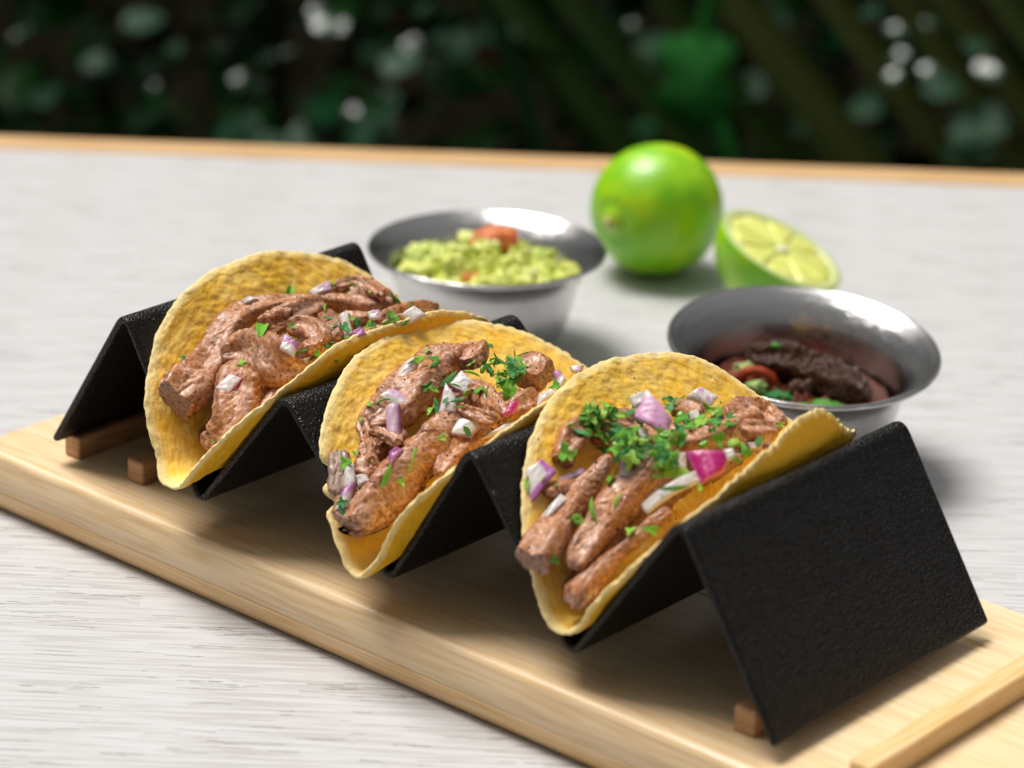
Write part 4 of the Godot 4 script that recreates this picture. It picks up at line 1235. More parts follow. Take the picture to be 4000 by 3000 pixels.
func fillings() -> void:
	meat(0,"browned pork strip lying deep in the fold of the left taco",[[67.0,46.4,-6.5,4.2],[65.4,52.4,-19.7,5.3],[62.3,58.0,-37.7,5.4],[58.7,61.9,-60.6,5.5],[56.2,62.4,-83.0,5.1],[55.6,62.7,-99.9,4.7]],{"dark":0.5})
	meat(0,"long pork strip curving along the back flap of the left taco",[[58.5,60.4,0.4,6.2],[57.1,63.0,-7.4,6.5],[54.8,65.9,-16.1,5.9],[51.6,69.1,-24.3,4.7],[48.8,73.3,-31.8,4.4],[47.8,75.6,-40.7,3.9],[52.2,77.7,-47.1,3.1],[56.3,78.3,-53.6,2.7],[61.2,78.8,-58.8,2.1]],{"cut":1,"seed":3})
	meat(0,"big lumpy pork chunk with shiny top in the middle of the left taco",[[62.4,71.8,-18.8,3.7],[65.2,72.2,-22.3,6.3],[72.0,72.1,-23.1,7.3],[79.7,72.0,-22.9,7.3],[84.0,70.4,-24.6,5.7],[85.8,70.3,-26.8,3.1]],{"seed":8,"lump":0.9})
	meat(0,"drooping pork piece with a pointed tip at the mouth of the left taco",[[70.9,68.5,-20.5,5.8],[73.2,64.6,-14.5,7.3],[76.3,60.7,-9.3,7.0],[77.7,56.5,-4.0,5.5],[75.3,52.4,-0.1,3.9],[73.2,51.7,1.5,2.3]],{"seed":12})
	meat(0,"ragged pork shred above the big chunk of the left taco",[[61.0,78.6,-34.7,1.9],[62.8,79.2,-37.3,2.2],[64.2,80.2,-40.5,2.1],[66.8,80.8,-40.9,1.2]],{"seed":15,"lump":2.0,"rough":1})
	meat(0,"flat pork flap with a small hole in the middle of the left taco",[[64.4,76.4,-35.7,3.2],[64.5,78.1,-42.5,4.0],[66.4,79.6,-47.4,3.8],[66.8,80.3,-53.9,2.7]],{"seed":17,"lump":0.8})
	meat(0,"curled pork knob behind the purple onion of the left taco",[[73.3,78.6,-36.0,2.7],[76.4,79.3,-38.8,3.2],[83.1,78.6,-37.4,3.8],[85.7,76.6,-34.7,3.1],[85.8,77.0,-30.2,2.1]],{"seed":21,"lump":0.9})
	meat(0,"dark pork sliver standing behind the curled knob in the left taco",[[72.0,78.2,-51.7,2.4],[79.2,77.8,-47.4,2.9],[84.5,76.9,-43.1,2.4]],{"seed":23,"dark":0.4})
	meat(0,"wide pork strip against the far end of the left taco flap",[[62.0,79.6,-61.0,3.3],[65.3,79.2,-64.7,4.2],[70.0,79.0,-66.9,4.5],[74.6,78.8,-69.9,4.2],[78.0,78.6,-74.2,3.8]],{"seed":25})
	meat(0,"pink pork strip lying on top at the far end of the left taco",[[66.0,83.7,-64.7,1.9],[65.8,83.2,-71.2,2.1],[71.9,83.1,-72.0,2.3],[80.4,83.3,-69.3,2.2]],{"seed":27})
	meat(0,"narrow pork strip along the near rim of the left taco",[[85.0,61.2,-12.5,2.3],[84.9,65.4,-21.4,3.0],[85.1,69.3,-30.1,3.5],[85.8,70.9,-39.1,3.2],[85.9,72.5,-48.1,2.9],[86.2,73.9,-56.3,2.7],[86.4,74.2,-63.9,2.4]],{"seed":29})
	meat(0,"pork piece under onion at the far mouth of the left taco",[[86.1,77.1,-63.4,2.8],[85.8,77.1,-70.0,3.1],[85.8,76.3,-76.4,3.1],[86.0,75.7,-83.4,2.8],[86.4,74.7,-87.8,2.2]],{"seed":31})
	meat(0,"golden brown pork piece between the onions of the left taco",[[74.2,75.6,-59.4,2.7],[77.9,75.6,-63.4,3.0],[79.4,75.3,-68.1,2.4]],{"seed":33})
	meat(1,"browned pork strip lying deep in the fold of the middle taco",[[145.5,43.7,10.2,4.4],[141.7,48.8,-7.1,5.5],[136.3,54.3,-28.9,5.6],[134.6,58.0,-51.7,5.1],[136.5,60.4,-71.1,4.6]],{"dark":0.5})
	meat(1,"broad pork strip along the back flap of the middle taco",[[123.9,65.6,-19.2,4.2],[124.0,66.8,-25.5,5.6],[122.8,69.2,-35.0,6.6],[120.0,72.2,-45.4,6.7],[118.0,73.6,-56.0,6.2],[120.0,74.9,-62.3,4.9],[121.9,74.9,-68.8,3.5]],{"seed":41})
	meat(1,"upright pork corner piece with browned cut face in the middle taco",[[130.2,77.4,-54.3,2.5],[128.7,78.0,-59.7,3.5],[126.5,78.6,-64.3,2.6]],{"seed":43,"cut":1})
	meat(1,"frayed pork shred hanging at the mouth of the middle taco",[[123.4,66.5,-15.6,1.7],[128.1,64.6,-12.3,2.5],[132.3,62.2,-8.8,2.6],[135.3,59.5,-4.9,2.8],[138.7,58.0,-2.2,2.2]],{"seed":45,"lump":2.0,"rough":1})
	meat(1,"crumbly pork bit beside the onion column of the middle taco",[[129.1,66.1,-14.5,1.8],[134.4,65.8,-14.5,2.2],[138.9,65.9,-14.6,2.0]],{"seed":47,"lump":2.0,"rough":1})
	meat(1,"dark crumbled pork in the hollow of the middle taco",[[129.8,59.4,-15.5,3.9],[129.4,61.0,-19.9,3.9],[130.4,62.6,-23.7,3.3]],{"seed":48,"lump":1.8,"dark":0.4})
	meat(1,"thick pork strip with a blunt cut end at the mouth of the middle taco",[[141.8,48.2,10.7,5.2],[142.3,49.8,6.9,7.0],[140.7,52.0,-1.7,7.7],[143.4,56.4,-7.5,7.3],[145.1,61.0,-13.6,6.4],[144.7,64.5,-21.2,5.9],[144.7,67.3,-27.7,4.8],[145.6,69.5,-31.5,3.3]],{"seed":51,"cut":1})
	meat(1,"pork strip along the near rim of the middle taco",[[155.1,60.4,-15.6,1.9],[152.5,61.9,-21.7,3.4],[151.8,63.9,-28.2,3.9],[151.6,66.4,-35.7,3.7],[152.9,68.3,-40.9,2.9]],{"seed":53})
	meat(1,"grey pork piece tucked beside white onion at the middle taco mouth",[[127.0,60.9,-1.7,2.9],[130.4,58.1,1.3,3.4],[133.6,54.3,5.0,3.0]],{"seed":55,"grey":0.8})
	meat(1,"square pork block with brown side at the far end of the middle taco",[[144.2,78.3,-60.6,2.9],[147.3,77.8,-61.4,4.9],[151.6,77.7,-61.5,5.1],[155.0,78.0,-61.8,4.5]],{"seed":57,"cut":2})
	meat(1,"shredded pork strand across the hole in the middle taco",[[146.7,72.8,-33.6,1.7],[150.9,72.7,-33.8,1.9],[155.5,72.6,-33.6,1.9],[159.9,72.7,-33.7,2.0]],{"seed":59,"lump":1.6,"rough":1})
	meat(1,"shredded pork lump under the herb cluster of the middle taco",[[138.0,71.6,-41.5,2.5],[139.1,72.8,-47.0,3.4],[146.3,72.6,-46.4,3.4],[154.9,71.6,-41.8,2.8]],{"seed":61,"lump":1.8,"rough":1})
	meat(1,"pork sliver beside the red onion scrap of the middle taco",[[154.1,70.6,-44.5,2.2],[155.4,71.6,-50.6,3.1],[155.7,72.5,-56.1,3.1]],{"seed":63})
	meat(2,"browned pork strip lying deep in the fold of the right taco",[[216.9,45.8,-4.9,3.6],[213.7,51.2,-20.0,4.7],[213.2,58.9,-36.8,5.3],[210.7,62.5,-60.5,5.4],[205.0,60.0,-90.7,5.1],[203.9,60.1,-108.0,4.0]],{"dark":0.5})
	meat(2,"pork strip with a round cut end at the mouth of the right taco",[[207.9,56.0,4.5,4.7],[206.4,57.8,-1.5,4.8],[203.9,60.8,-10.8,4.6],[202.0,63.2,-19.4,4.0],[202.6,67.4,-25.0,3.4],[203.3,70.4,-29.0,2.8],[203.1,73.1,-33.3,2.2]],{"seed":71,"cut":1})
	meat(2,"smooth pink pork strip in the middle of the right taco",[[216.9,54.9,-4.1,2.6],[215.7,57.3,-8.6,3.7],[215.1,61.2,-15.2,4.4],[215.4,65.4,-22.0,4.8],[216.3,69.5,-28.1,4.8],[217.1,73.2,-33.5,4.2],[217.1,75.7,-38.4,3.2]],{"seed":73})
	meat(2,"thin dark pork strip along the near rim of the right taco",[[222.0,43.8,1.0,3.8],[223.0,49.0,0.1,4.6],[223.0,52.5,-4.5,3.5],[224.2,56.1,-10.2,2.4],[226.0,59.6,-16.8,2.3],[227.9,63.8,-23.2,2.4],[229.8,66.5,-27.3,2.4]],{"seed":75,"dark":0.25})
	meat(2,"upright pork piece against the back flap of the right taco",[[193.2,72.4,-25.7,3.1],[191.5,75.4,-29.6,3.6],[189.9,77.2,-35.6,3.5],[190.3,78.1,-40.9,2.7]],{"seed":77,"cut":1})
	meat(2,"small pork end below the purple edged onion of the right taco",[[196.9,66.9,-15.5,2.2],[197.2,66.8,-20.0,2.5],[197.2,66.7,-25.7,2.1]],{"seed":79})
	meat(2,"pork piece under the chopped herbs of the right taco",[[192.1,75.1,-43.1,4.0],[193.0,75.0,-54.0,4.9],[201.7,74.9,-55.2,4.8],[210.6,75.1,-53.5,4.3],[217.3,75.5,-51.0,3.2]],{"seed":81})
	meat(2,"curved pink pork slice below the white onion crescent of the right taco",[[213.7,77.2,-35.8,2.1],[217.5,77.4,-36.9,2.6],[222.6,77.1,-35.7,2.3]],{"seed":82})
	meat(2,"orange brown pork strip behind the magenta onion",[[220.5,79.4,-46.7,2.6],[222.1,79.4,-52.3,3.3],[221.9,79.0,-61.4,3.7],[218.6,76.6,-74.0,3.8]],{"seed":83})
	meat(2,"wide peppered pork chunk at the far end of the right taco",[[218.8,79.1,-71.7,3.9],[217.1,76.7,-82.3,4.8],[220.3,75.9,-86.2,4.5],[226.8,76.7,-83.8,2.7]],{"seed":85})
	meat(2,"curled browned pork bit in front of the far chunk of the right taco",[[231.1,83.4,-61.1,2.1],[233.9,82.9,-63.6,3.1],[235.4,81.5,-67.9,2.6]],{"seed":87,"lump":1.4})
	meat(2,"pink pork piece showing above the herbs of the right taco",[[204.9,81.4,-62.1,2.2],[207.2,80.8,-64.4,2.8],[211.4,80.9,-64.2,2.4]],{"seed":89})
	meat(2,"small pork scrap by the far rim of the right taco",[[233.6,77.7,-53.9,1.8],[233.1,77.3,-62.5,2.2],[231.8,75.6,-70.7,1.9]],{"seed":91,"grey":0.4})
	onion("white onion dice with magenta corner on the drooping pork of the left taco",[[71.6,69.6,-10.0],[75.7,68.8,-12.2],[75.5,65.1,-6.2],[71.2,66.5,-4.8]],"tip",0.10,2.2)
	onion("half purple half white onion dice beside the folded leaf in the left taco",[[78.9,80.4,-26.6],[84.1,78.5,-28.1],[85.7,75.3,-24.4],[81.0,77.1,-23.1]],"half",0.20,2.0)
	onion("pale onion slice leaning on the back flap of the left taco",[[47.9,80.6,-38.0],[48.8,81.8,-40.6],[51.4,81.2,-41.9],[49.2,79.9,-37.9]],"white",0.20,1.6)
	onion("pale lilac onion slice at the back flap under chopped herbs",[[61.1,82.9,-55.4],[63.8,85.4,-61.6],[66.3,83.4,-60.6],[63.2,81.6,-55.2]],"lilac",0.20,1.8)
	onion("upright white onion piece behind the narrow pork strip",[[84.9,83.8,-44.2],[86.6,84.4,-46.6],[92.3,79.0,-43.0],[92.3,76.4,-38.9]],"white",0.20,2.4)
	onion("small purple edged onion piece below the herb tuft of the left taco",[[93.2,80.1,-42.1],[94.3,81.7,-45.5],[96.9,80.2,-45.4],[95.5,78.3,-41.3]],"purple",0.20,2.0)
	onion("pinkish onion scrap under the far pork of the left taco",[[82.6,80.0,-59.9],[84.9,80.7,-63.0],[87.2,78.7,-61.8],[84.9,78.2,-59.1]],"lilac",0.20,1.6)
	onion("broad white onion slice lying on pork at the far mouth of the left taco",[[99.9,84.3,-57.2],[101.4,86.4,-61.7],[105.4,84.7,-62.5],[104.2,82.4,-58.0]],"white",0.30,2.0)
	onion("small purple onion scrap under leaves in the left taco",[[88.9,77.6,-36.3],[90.9,77.9,-38.4],[92.4,76.5,-37.6],[90.5,76.3,-35.5]],"purple",0.20,1.6)
	onion("large translucent onion petal at the back of the middle taco",[[117.2,78.0,-40.4],[120.1,79.3,-45.0],[122.0,73.7,-37.7],[118.0,73.1,-33.4]],"clear",0.25,1.6)
	onion("wide translucent onion petal with lilac tip in the middle taco",[[122.7,72.8,-21.1],[125.0,75.2,-26.7],[132.3,72.3,-28.4],[130.1,70.5,-23.8]],"lilac",0.25,1.8)
	onion("lilac onion column standing below the wide petal in the middle taco",[[128.8,72.4,-19.5],[131.8,72.8,-22.7],[137.5,66.0,-16.9],[135.0,65.5,-13.9]],"column",0.30,2.2)
	onion("teardrop shaped white onion piece in the centre of the middle taco",[[139.6,78.9,-34.2],[144.5,75.8,-33.5],[147.3,72.5,-30.8],[143.4,72.4,-27.3]],"edge",0.20,2.0)
	onion("square white onion dice above the teardrop piece in the middle taco",[[139.6,80.9,-41.1],[145.4,78.0,-41.4],[145.7,75.3,-37.4],[139.3,77.8,-35.9]],"edge",0.15,2.4)
	onion("bright white onion diamond near the rim of the middle taco",[[153.0,73.6,-25.6],[159.2,73.2,-30.2],[158.5,69.9,-24.5],[153.0,70.0,-19.9]],"edge",0.15,2.4)
	onion("upright white onion stick at the mouth of the middle taco",[[131.1,60.0,0.1],[133.2,60.3,-2.0],[137.0,56.0,1.5],[135.1,55.5,3.8]],"white",0.20,2.4)
	onion("rounded white onion bit next to the thick cut pork",[[137.0,58.7,1.5],[138.9,59.1,-0.8],[141.0,57.8,-0.5],[139.4,56.5,2.8]],"white",0.30,2.2)
	onion("purple skinned onion piece lowest at the middle taco mouth",[[135.2,54.7,4.9],[136.5,56.7,0.6],[139.2,51.2,6.9],[137.0,50.6,9.8]],"half",0.30,2.4)
	onion("purple onion sliver in the hollow of the middle taco",[[139.7,63.8,-10.5],[140.3,65.0,-13.0],[142.2,64.3,-13.4],[142.3,60.7,-7.8]],"purple",0.20,1.8)
	onion("red onion scrap under a long leaf in the middle taco",[[159.7,76.3,-40.3],[161.6,76.8,-42.7],[162.5,74.4,-39.7],[160.7,73.5,-36.7]],"magenta",0.20,2.0)
	onion("long pale onion slice lying over the rim of the middle taco",[[158.2,67.4,-28.7],[161.7,71.6,-38.2],[164.2,71.7,-40.4],[164.3,70.4,-38.6]],"white",0.10,1.4)
	onion("purple tipped onion sliver at the far end of the middle taco",[[160.7,81.2,-58.9],[161.7,81.9,-60.7],[164.9,79.9,-60.4],[165.3,77.6,-57.1]],"half",0.20,1.8)
	onion("white onion piece at the far rim of the middle taco",[[161.5,76.3,-51.8],[163.2,77.7,-55.7],[165.3,77.0,-56.2],[163.0,73.8,-49.3]],"white",0.20,2.0)
	onion("pale onion scrap poking out behind the right taco's flap",[[163.5,82.8,-63.7],[166.2,83.1,-66.5],[167.1,81.2,-64.3],[164.9,81.6,-63.0]],"lilac",0.20,1.8)
	onion("white onion wedge with purple edges at the mouth of the right taco",[[186.8,69.5,-15.7],[188.6,72.3,-21.6],[193.4,70.1,-22.2],[193.3,63.7,-12.1]],"wedge",0.20,3.0)
	onion("grey purple onion sliver behind the cut pork of the right taco",[[195.5,68.7,-21.5],[198.8,70.9,-27.8],[200.3,70.0,-27.6],[197.2,67.7,-21.5]],"column",0.20,1.8)
	onion("pale onion strip under the cut pork of the right taco",[[197.2,59.5,-10.2],[197.6,65.3,-19.6],[199.9,64.2,-19.8],[198.7,59.1,-10.9]],"white",0.20,1.8)
	onion("largest purple onion petal standing on the herbs of the right taco",[[206.4,92.3,-45.6],[216.7,86.3,-44.9],[218.2,82.8,-40.7],[208.4,86.6,-38.4]],"petal",0.25,2.6)
	onion("white onion crescent in front of the largest purple petal",[[208.4,83.2,-33.5],[213.3,83.9,-38.8],[216.4,80.5,-36.0],[211.5,80.4,-31.6]],"white",0.50,2.4)
	onion("speckled lilac onion piece against the far flap of the right taco",[[200.8,80.7,-73.1],[202.2,82.9,-77.8],[207.4,81.0,-79.3],[207.4,78.4,-75.1]],"spot",0.30,2.4)
	onion("deep magenta onion petal near the rim of the right taco",[[229.5,82.5,-35.7],[238.5,82.5,-43.5],[240.1,79.0,-39.2],[237.3,76.4,-32.9]],"magenta",0.35,2.8)
	onion("long white onion crescent lying along the near rim of the right taco",[[228.1,71.7,-18.3],[234.1,78.6,-34.3],[236.6,76.6,-33.3],[230.5,70.1,-17.8]],"white",0.40,2.6)
	onion("lilac onion strip on the smooth pink pork strip",[[212.4,77.3,-28.7],[214.7,77.3,-30.8],[217.0,73.9,-27.4],[214.1,74.2,-25.5]],"half",0.20,1.6)
	onion("translucent onion piece behind the green leaves of the right taco",[[224.9,80.7,-35.3],[227.6,81.2,-38.3],[231.0,77.1,-34.7],[228.0,77.3,-32.6]],"clear",0.20,2.0)
	onion("white onion bit beyond the magenta petal of the right taco",[[235.9,82.7,-44.3],[237.6,83.1,-46.4],[239.3,81.4,-45.2],[238.3,80.6,-43.1]],"white",0.20,2.0)
	onion("white onion cube among leaves at the back of the right taco",[[217.2,85.7,-53.4],[218.5,86.5,-55.9],[220.6,84.6,-54.7],[218.9,84.1,-52.5]],"white",0.20,2.6)
	onion("whitish onion scrap at the far rim of the right taco",[[236.8,81.7,-55.4],[239.8,81.9,-58.3],[240.5,80.6,-56.8],[238.6,80.3,-54.8]],"clear",0.20,1.6)
	onion("pale onion piece behind the largest purple petal",[[198.3,86.9,-48.3],[200.2,88.2,-51.9],[202.5,85.5,-49.6],[200.7,85.0,-47.3]],"white",0.20,2.0)
	herbs("chopped green cilantro bit scattered on the left taco filling",[[67.7,69.2,-20.0,2.4,0],[46.7,67.0,-15.4,1.5,2],[69.7,76.9,-39.9,1.9,0],[74.0,75.5,-35.2,2.4,0],[72.4,75.2,-34.2,1.6,0],[69.9,79.1,-54.9,3.0,2],[76.6,78.8,-49.6,2.2,2],[81.4,78.6,-46.6,1.6,2],[84.9,78.6,-47.6,3.2,0],[85.5,79.0,-52.4,2.4,0],[90.3,79.0,-51.9,3.2,0],[90.6,79.1,-54.0,2.4,0],[81.8,79.1,-53.9,2.4,0],[91.1,77.5,-42.0,2.2,1],[89.6,76.0,-36.7,2.7,0],[88.6,76.6,-38.8,2.4,2],[83.2,74.3,-31.3,3.0,2],[88.2,74.6,-32.2,2.0,0],[95.4,74.9,-33.1,2.2,0],[77.7,78.1,-78.2,3.5,0],[47.0,66.9,-15.1,1.3,0],[45.4,75.8,-88.8,1.6,2],[68.2,78.2,-77.5,1.6,2],[90.2,79.2,-64.1,3.2,0],[93.8,79.4,-59.1,3.2,0],[90.7,79.4,-61.6,2.2,0],[97.8,79.4,-61.9,2.2,2],[84.7,78.1,-78.3,1.6,0],[77.6,52.6,2.4,1.0,0],[54.1,78.5,-73.8,1.9,1],[56.2,78.5,-73.6,2.2,1],[57.4,78.3,-75.2,2.2,0],[59.2,78.2,-77.2,2.7,0],[60.6,78.1,-78.2,1.6,2],[57.6,78.2,-77.3,1.9,0],[87.2,73.3,-28.7,1.1,0],[60.7,77.9,-80.5,1.3,0]])
	herbs("large folded bright green leaf on the big pork chunk",[[63.9,75.0,-33.7,5.9,3]])
	herbs("rounded green leaf leaning against the left taco's yellow flap",[[49.5,79.2,-56.6,4.3,3]])
	herbs("small green leaf tab beside the large folded leaf",[[68.4,75.4,-34.7,2.2,0]])
	herbs("chopped green cilantro bit scattered on the middle taco filling",[[114.3,74.7,-50.6,3.2,0],[113.2,74.4,-48.4,1.5,2],[117.9,75.2,-53.4,2.6,0],[120.5,74.8,-51.0,2.3,2],[112.6,75.7,-56.2,2.2,0],[120.2,68.7,-27.8,2.9,2],[117.3,67.9,-25.6,1.8,0],[120.0,65.5,-18.9,1.8,1],[127.1,72.3,-40.2,3.2,0],[129.7,72.2,-39.8,2.9,0],[130.0,73.8,-45.3,4.7,2],[136.8,70.5,-33.8,3.5,0],[136.6,69.9,-31.5,2.9,0],[137.1,71.6,-37.6,1.8,0],[140.7,72.0,-38.9,2.6,2],[143.3,71.4,-36.9,2.3,2],[142.6,74.0,-46.3,2.6,0],[145.8,74.0,-46.2,2.3,2],[134.6,75.7,-56.2,2.9,1],[129.8,76.0,-58.1,1.8,1],[129.8,75.6,-56.0,1.9,1],[140.1,73.2,-43.4,2.5,1],[133.9,75.0,-52.3,3.2,2],[154.1,68.9,-28.3,2.6,0],[148.7,66.9,-22.9,2.6,0],[149.2,58.5,-5.3,2.3,0],[134.5,50.5,3.6,2.9,0],[135.7,48.7,5.2,2.9,2],[127.3,58.3,-5.0,3.2,0],[121.0,75.1,-74.1,2.6,0],[127.9,60.4,-8.2,1.6,0],[160.7,76.3,-60.4,2.9,0],[135.5,60.0,-7.4,1.5,1],[134.6,73.5,-44.4,2.3,2],[149.0,74.7,-50.6,2.0,0],[143.4,76.0,-58.0,2.4,0],[139.3,75.6,-55.8,1.9,0],[134.9,76.5,-60.8,2.1,0],[141.6,76.4,-60.7,2.4,1],[140.7,76.3,-63.0,2.6,0],[145.5,75.1,-52.8,2.1,0],[137.0,75.9,-66.7,3.5,0],[143.5,76.1,-58.9,1.6,0],[134.3,76.3,-63.0,2.8,0],[142.0,75.8,-56.9,2.6,0],[142.4,75.9,-57.3,3.0,0],[138.9,76.0,-66.1,1.6,2],[140.4,75.8,-57.2,1.9,2],[136.7,75.7,-56.4,2.6,0],[143.2,76.3,-60.0,2.5,1],[145.0,75.2,-53.2,3.5,0],[135.0,76.4,-60.3,3.5,1],[133.7,76.0,-65.9,3.0,2],[146.6,75.9,-57.8,3.2,0],[137.4,75.9,-66.3,2.9,0],[146.7,75.3,-53.8,3.5,2],[135.2,76.0,-58.1,3.5,0],[135.5,75.8,-67.7,2.3,0],[142.0,76.2,-63.5,4.0,0],[143.2,76.0,-65.8,2.0,0],[139.3,76.1,-64.9,3.0,2],[139.2,75.6,-69.2,3.1,0],[145.1,76.3,-62.3,3.2,0],[140.8,75.5,-70.5,3.0,2],[143.3,76.4,-61.6,4.0,0],[138.7,75.4,-71.6,2.0,2],[139.2,75.3,-72.5,2.1,2],[135.0,75.1,-74.3,3.4,2],[144.4,76.3,-62.8,2.5,0],[142.1,75.8,-67.5,2.3,0]])
	herbs("long narrow green leaf sliver on the thick cut pork",[[143.2,58.5,-5.3,7.0,2]])
	herbs("pale green scallion sliver on the thick cut pork",[[147.8,62.7,-11.5,6.5,4]])
	herbs("long pale green leaf hanging from the herb cluster of the middle taco",[[151.3,74.7,-50.4,6.5,3]])
	herbs("thin upright cilantro stem over the middle taco's block of pork",[[131.7,75.0,-75.0,4.4,4]])
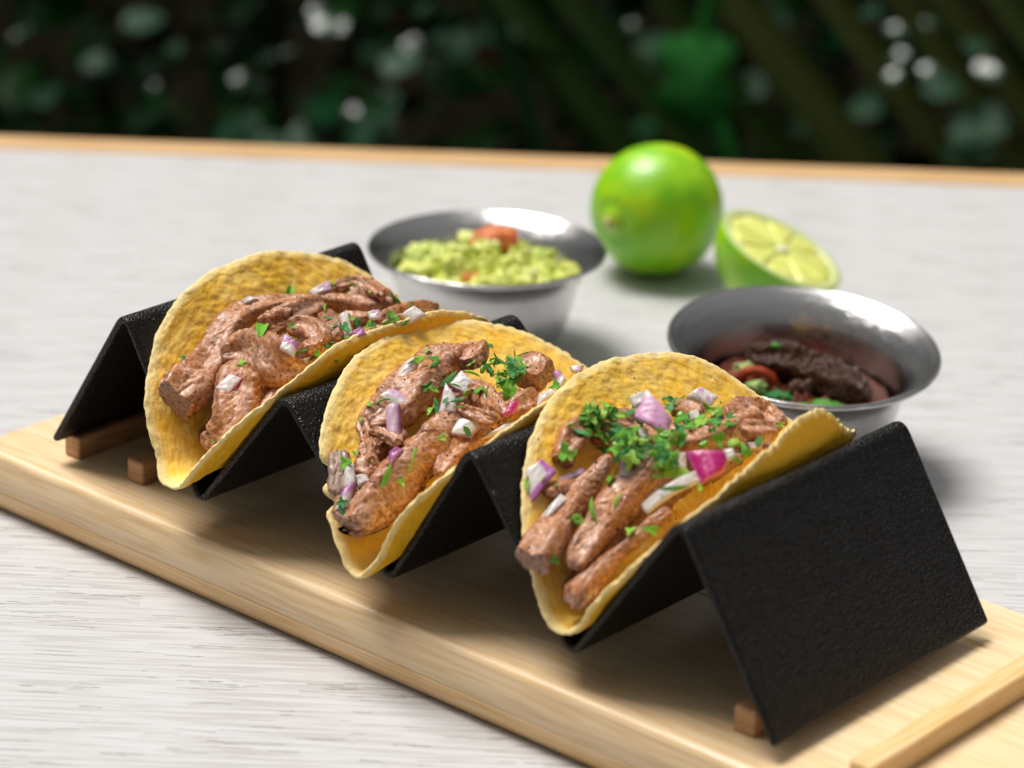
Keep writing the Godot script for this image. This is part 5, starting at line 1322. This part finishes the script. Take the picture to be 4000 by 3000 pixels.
	herbs("chopped green cilantro bit heaped on the right taco filling",[[190.8,72.8,-29.8,4.4,0],[192.6,72.8,-29.7,2.9,0],[184.0,76.7,-39.3,2.1,1],[189.5,76.1,-37.8,2.9,0],[194.6,66.7,-20.6,1.6,1],[189.2,67.1,-21.2,1.8,1],[185.8,65.4,-18.7,2.3,2],[208.9,62.1,-13.6,4.1,1],[210.4,54.4,-2.2,2.6,0],[211.6,65.0,-18.0,4.1,2],[208.6,73.6,-31.5,1.8,1],[209.5,71.1,-27.2,3.5,0],[231.9,65.0,-18.1,3.5,0],[226.8,63.6,-15.9,2.9,0],[219.6,75.1,-35.3,2.9,1],[223.0,73.8,-32.0,3.5,1],[225.5,75.2,-35.4,5.3,0],[228.4,73.4,-31.1,4.7,2],[236.1,74.4,-33.7,1.8,0],[232.0,79.2,-55.0,4.1,1],[205.7,74.0,-84.8,4.4,0],[203.5,72.3,-92.5,1.8,2],[216.8,76.5,-72.7,2.3,2],[212.2,75.4,-78.0,2.3,2],[232.6,78.2,-64.9,2.6,0],[221.6,72.8,-90.2,2.1,0],[236.3,79.2,-54.5,3.5,0],[196.4,79.0,-59.9,2.1,0],[238.1,79.4,-46.9,2.3,0],[225.2,79.2,-56.1,3.5,0],[226.3,79.4,-48.6,2.9,1],[190.8,79.1,-45.2,2.7,0],[193.1,79.3,-49.5,1.9,0],[192.8,79.4,-45.8,2.0,0],[201.1,77.5,-41.2,3.7,0],[194.7,79.2,-54.3,2.2,0],[189.5,78.7,-44.1,3.7,0],[197.7,78.4,-43.5,4.1,2],[188.6,77.4,-41.1,2.3,2],[191.6,76.6,-38.8,3.1,1],[190.2,77.7,-41.5,3.2,0],[198.7,77.9,-42.2,4.0,2],[199.7,77.6,-41.3,3.5,0],[202.7,78.7,-44.1,3.6,0],[191.7,77.6,-41.5,2.6,1],[193.7,79.5,-46.2,2.0,0],[195.4,78.0,-42.4,2.5,2],[195.0,76.8,-39.4,2.8,0],[187.2,78.3,-43.2,3.5,0],[201.8,78.2,-43.0,2.7,0],[190.3,79.3,-52.0,2.5,1],[188.3,78.4,-43.5,3.7,0],[196.8,78.6,-44.0,2.4,1],[194.7,79.3,-50.7,2.9,0],[202.6,77.9,-42.2,3.5,0],[186.0,79.2,-45.5,3.2,1],[185.7,79.4,-46.9,3.6,0],[186.0,78.4,-43.5,2.8,0],[188.6,79.3,-52.1,2.1,0],[190.8,79.3,-45.7,1.8,0],[201.4,79.4,-49.5,2.1,0],[207.6,76.9,-39.8,3.1,0],[207.0,77.6,-41.3,2.9,0],[200.0,78.0,-42.6,3.9,0],[206.7,76.7,-39.2,2.8,0],[206.1,76.9,-39.9,3.7,1],[206.7,75.4,-36.1,3.1,0],[201.5,77.7,-41.6,3.6,0],[208.7,77.4,-41.1,3.4,0],[203.0,76.6,-39.0,2.2,0],[203.9,75.7,-36.7,2.8,0],[208.3,75.7,-36.7,3.2,0],[197.7,76.8,-39.5,2.5,1],[201.8,76.0,-37.5,1.8,1],[206.5,75.6,-36.5,2.6,1],[200.9,74.9,-34.8,2.7,0],[202.7,77.8,-41.8,2.8,0],[203.1,77.6,-41.3,3.4,0],[205.1,78.2,-42.9,3.7,0],[209.5,77.4,-40.9,3.4,1],[208.3,78.3,-43.4,1.8,0],[198.5,76.2,-38.0,2.2,0],[201.3,75.5,-36.3,1.8,0],[190.5,79.5,-46.1,3.5,0],[186.3,79.4,-49.0,1.9,0],[189.4,79.4,-49.0,2.4,0],[185.8,79.2,-53.4,3.0,0],[191.0,79.4,-49.4,3.5,0],[185.3,79.3,-45.4,3.5,0],[185.0,79.4,-47.8,2.7,0],[186.1,79.4,-48.1,2.6,0],[190.5,79.4,-45.9,3.7,0],[184.5,79.4,-47.1,3.9,0],[186.5,79.1,-45.1,3.7,0],[189.5,79.5,-46.6,3.3,1],[212.4,79.4,-47.4,3.9,1],[217.4,78.0,-42.5,4.0,1],[202.6,79.1,-58.7,3.7,0],[218.6,79.4,-47.9,2.9,0],[215.7,78.3,-43.1,3.4,0],[216.4,77.7,-41.7,4.0,0],[206.6,79.2,-53.0,3.8,1],[214.5,79.3,-50.9,3.7,0],[211.9,79.2,-54.0,2.9,0],[208.3,79.1,-58.2,2.8,0],[215.7,79.4,-45.8,2.5,0],[213.2,78.8,-44.5,4.2,0],[214.9,78.0,-42.5,3.0,0],[215.4,77.8,-41.9,3.1,0],[213.5,79.2,-55.7,2.7,0],[215.9,79.4,-47.1,2.7,0],[205.7,78.6,-63.0,2.3,0],[211.7,79.5,-46.8,3.5,0],[218.4,79.2,-45.4,2.8,0],[204.9,78.2,-64.7,2.3,1],[195.9,76.3,-73.9,3.7,0],[194.0,76.0,-75.3,4.2,0],[196.3,77.0,-70.4,3.2,0],[195.4,75.9,-75.9,3.7,0],[194.1,75.8,-76.4,3.1,0],[190.4,75.4,-78.0,2.5,0],[195.1,76.4,-73.4,4.5,0],[194.4,75.2,-78.8,2.6,0],[206.0,74.8,-80.9,3.5,0],[216.7,77.1,-69.7,1.7,0],[201.7,75.9,-75.5,3.7,0],[203.3,74.0,-84.4,2.2,0],[207.9,74.4,-82.8,1.7,1],[214.5,77.5,-68.0,2.4,0],[208.0,78.9,-61.6,3.2,0],[206.5,78.3,-64.4,3.0,0],[211.1,77.2,-69.6,2.3,0],[216.4,76.9,-70.9,2.7,0],[211.4,79.0,-60.5,3.0,0],[209.4,75.7,-76.4,3.6,1],[209.4,74.6,-81.9,2.7,1],[205.2,73.9,-85.0,2.8,0],[208.7,77.5,-68.1,2.6,0],[202.3,74.8,-81.1,3.7,0],[199.4,75.2,-79.0,2.1,0],[208.7,75.9,-75.8,3.7,1],[219.3,79.0,-60.4,2.3,0],[213.3,77.1,-70.2,3.7,0],[212.5,78.4,-63.6,3.4,0],[213.9,79.0,-60.5,2.2,0],[213.1,79.1,-57.9,2.2,0],[212.0,75.2,-78.8,3.2,0],[214.2,77.3,-40.7,4.5,0],[220.9,76.7,-39.3,3.8,1],[217.1,76.5,-38.6,3.6,0],[220.4,75.7,-36.8,3.9,0],[214.0,76.7,-39.3,3.1,1],[221.2,76.1,-37.7,3.6,0],[221.6,76.6,-39.0,4.4,0],[220.2,76.5,-38.8,3.2,0],[217.6,76.5,-38.7,2.6,0],[216.0,78.2,-42.9,2.0,0],[220.0,75.9,-37.0,3.3,0],[222.5,76.6,-39.0,2.4,0],[206.7,76.0,-37.6,2.8,0],[206.9,74.7,-34.3,3.4,0],[211.1,75.6,-36.4,3.0,0],[207.1,75.5,-36.3,3.1,0],[203.7,75.5,-36.1,3.1,0],[209.5,74.9,-34.9,3.3,1],[210.0,74.8,-34.7,4.5,0],[209.3,76.2,-38.0,4.0,0]])
	herbs("grey green cilantro sprig lying across the smooth pink pork strip",[[216.7,67.6,-21.9,5.3,2]])
	herbs("dark green rounded leaf beside the largest purple onion petal",[[189.5,78.6,-62.8,5.0,3]])
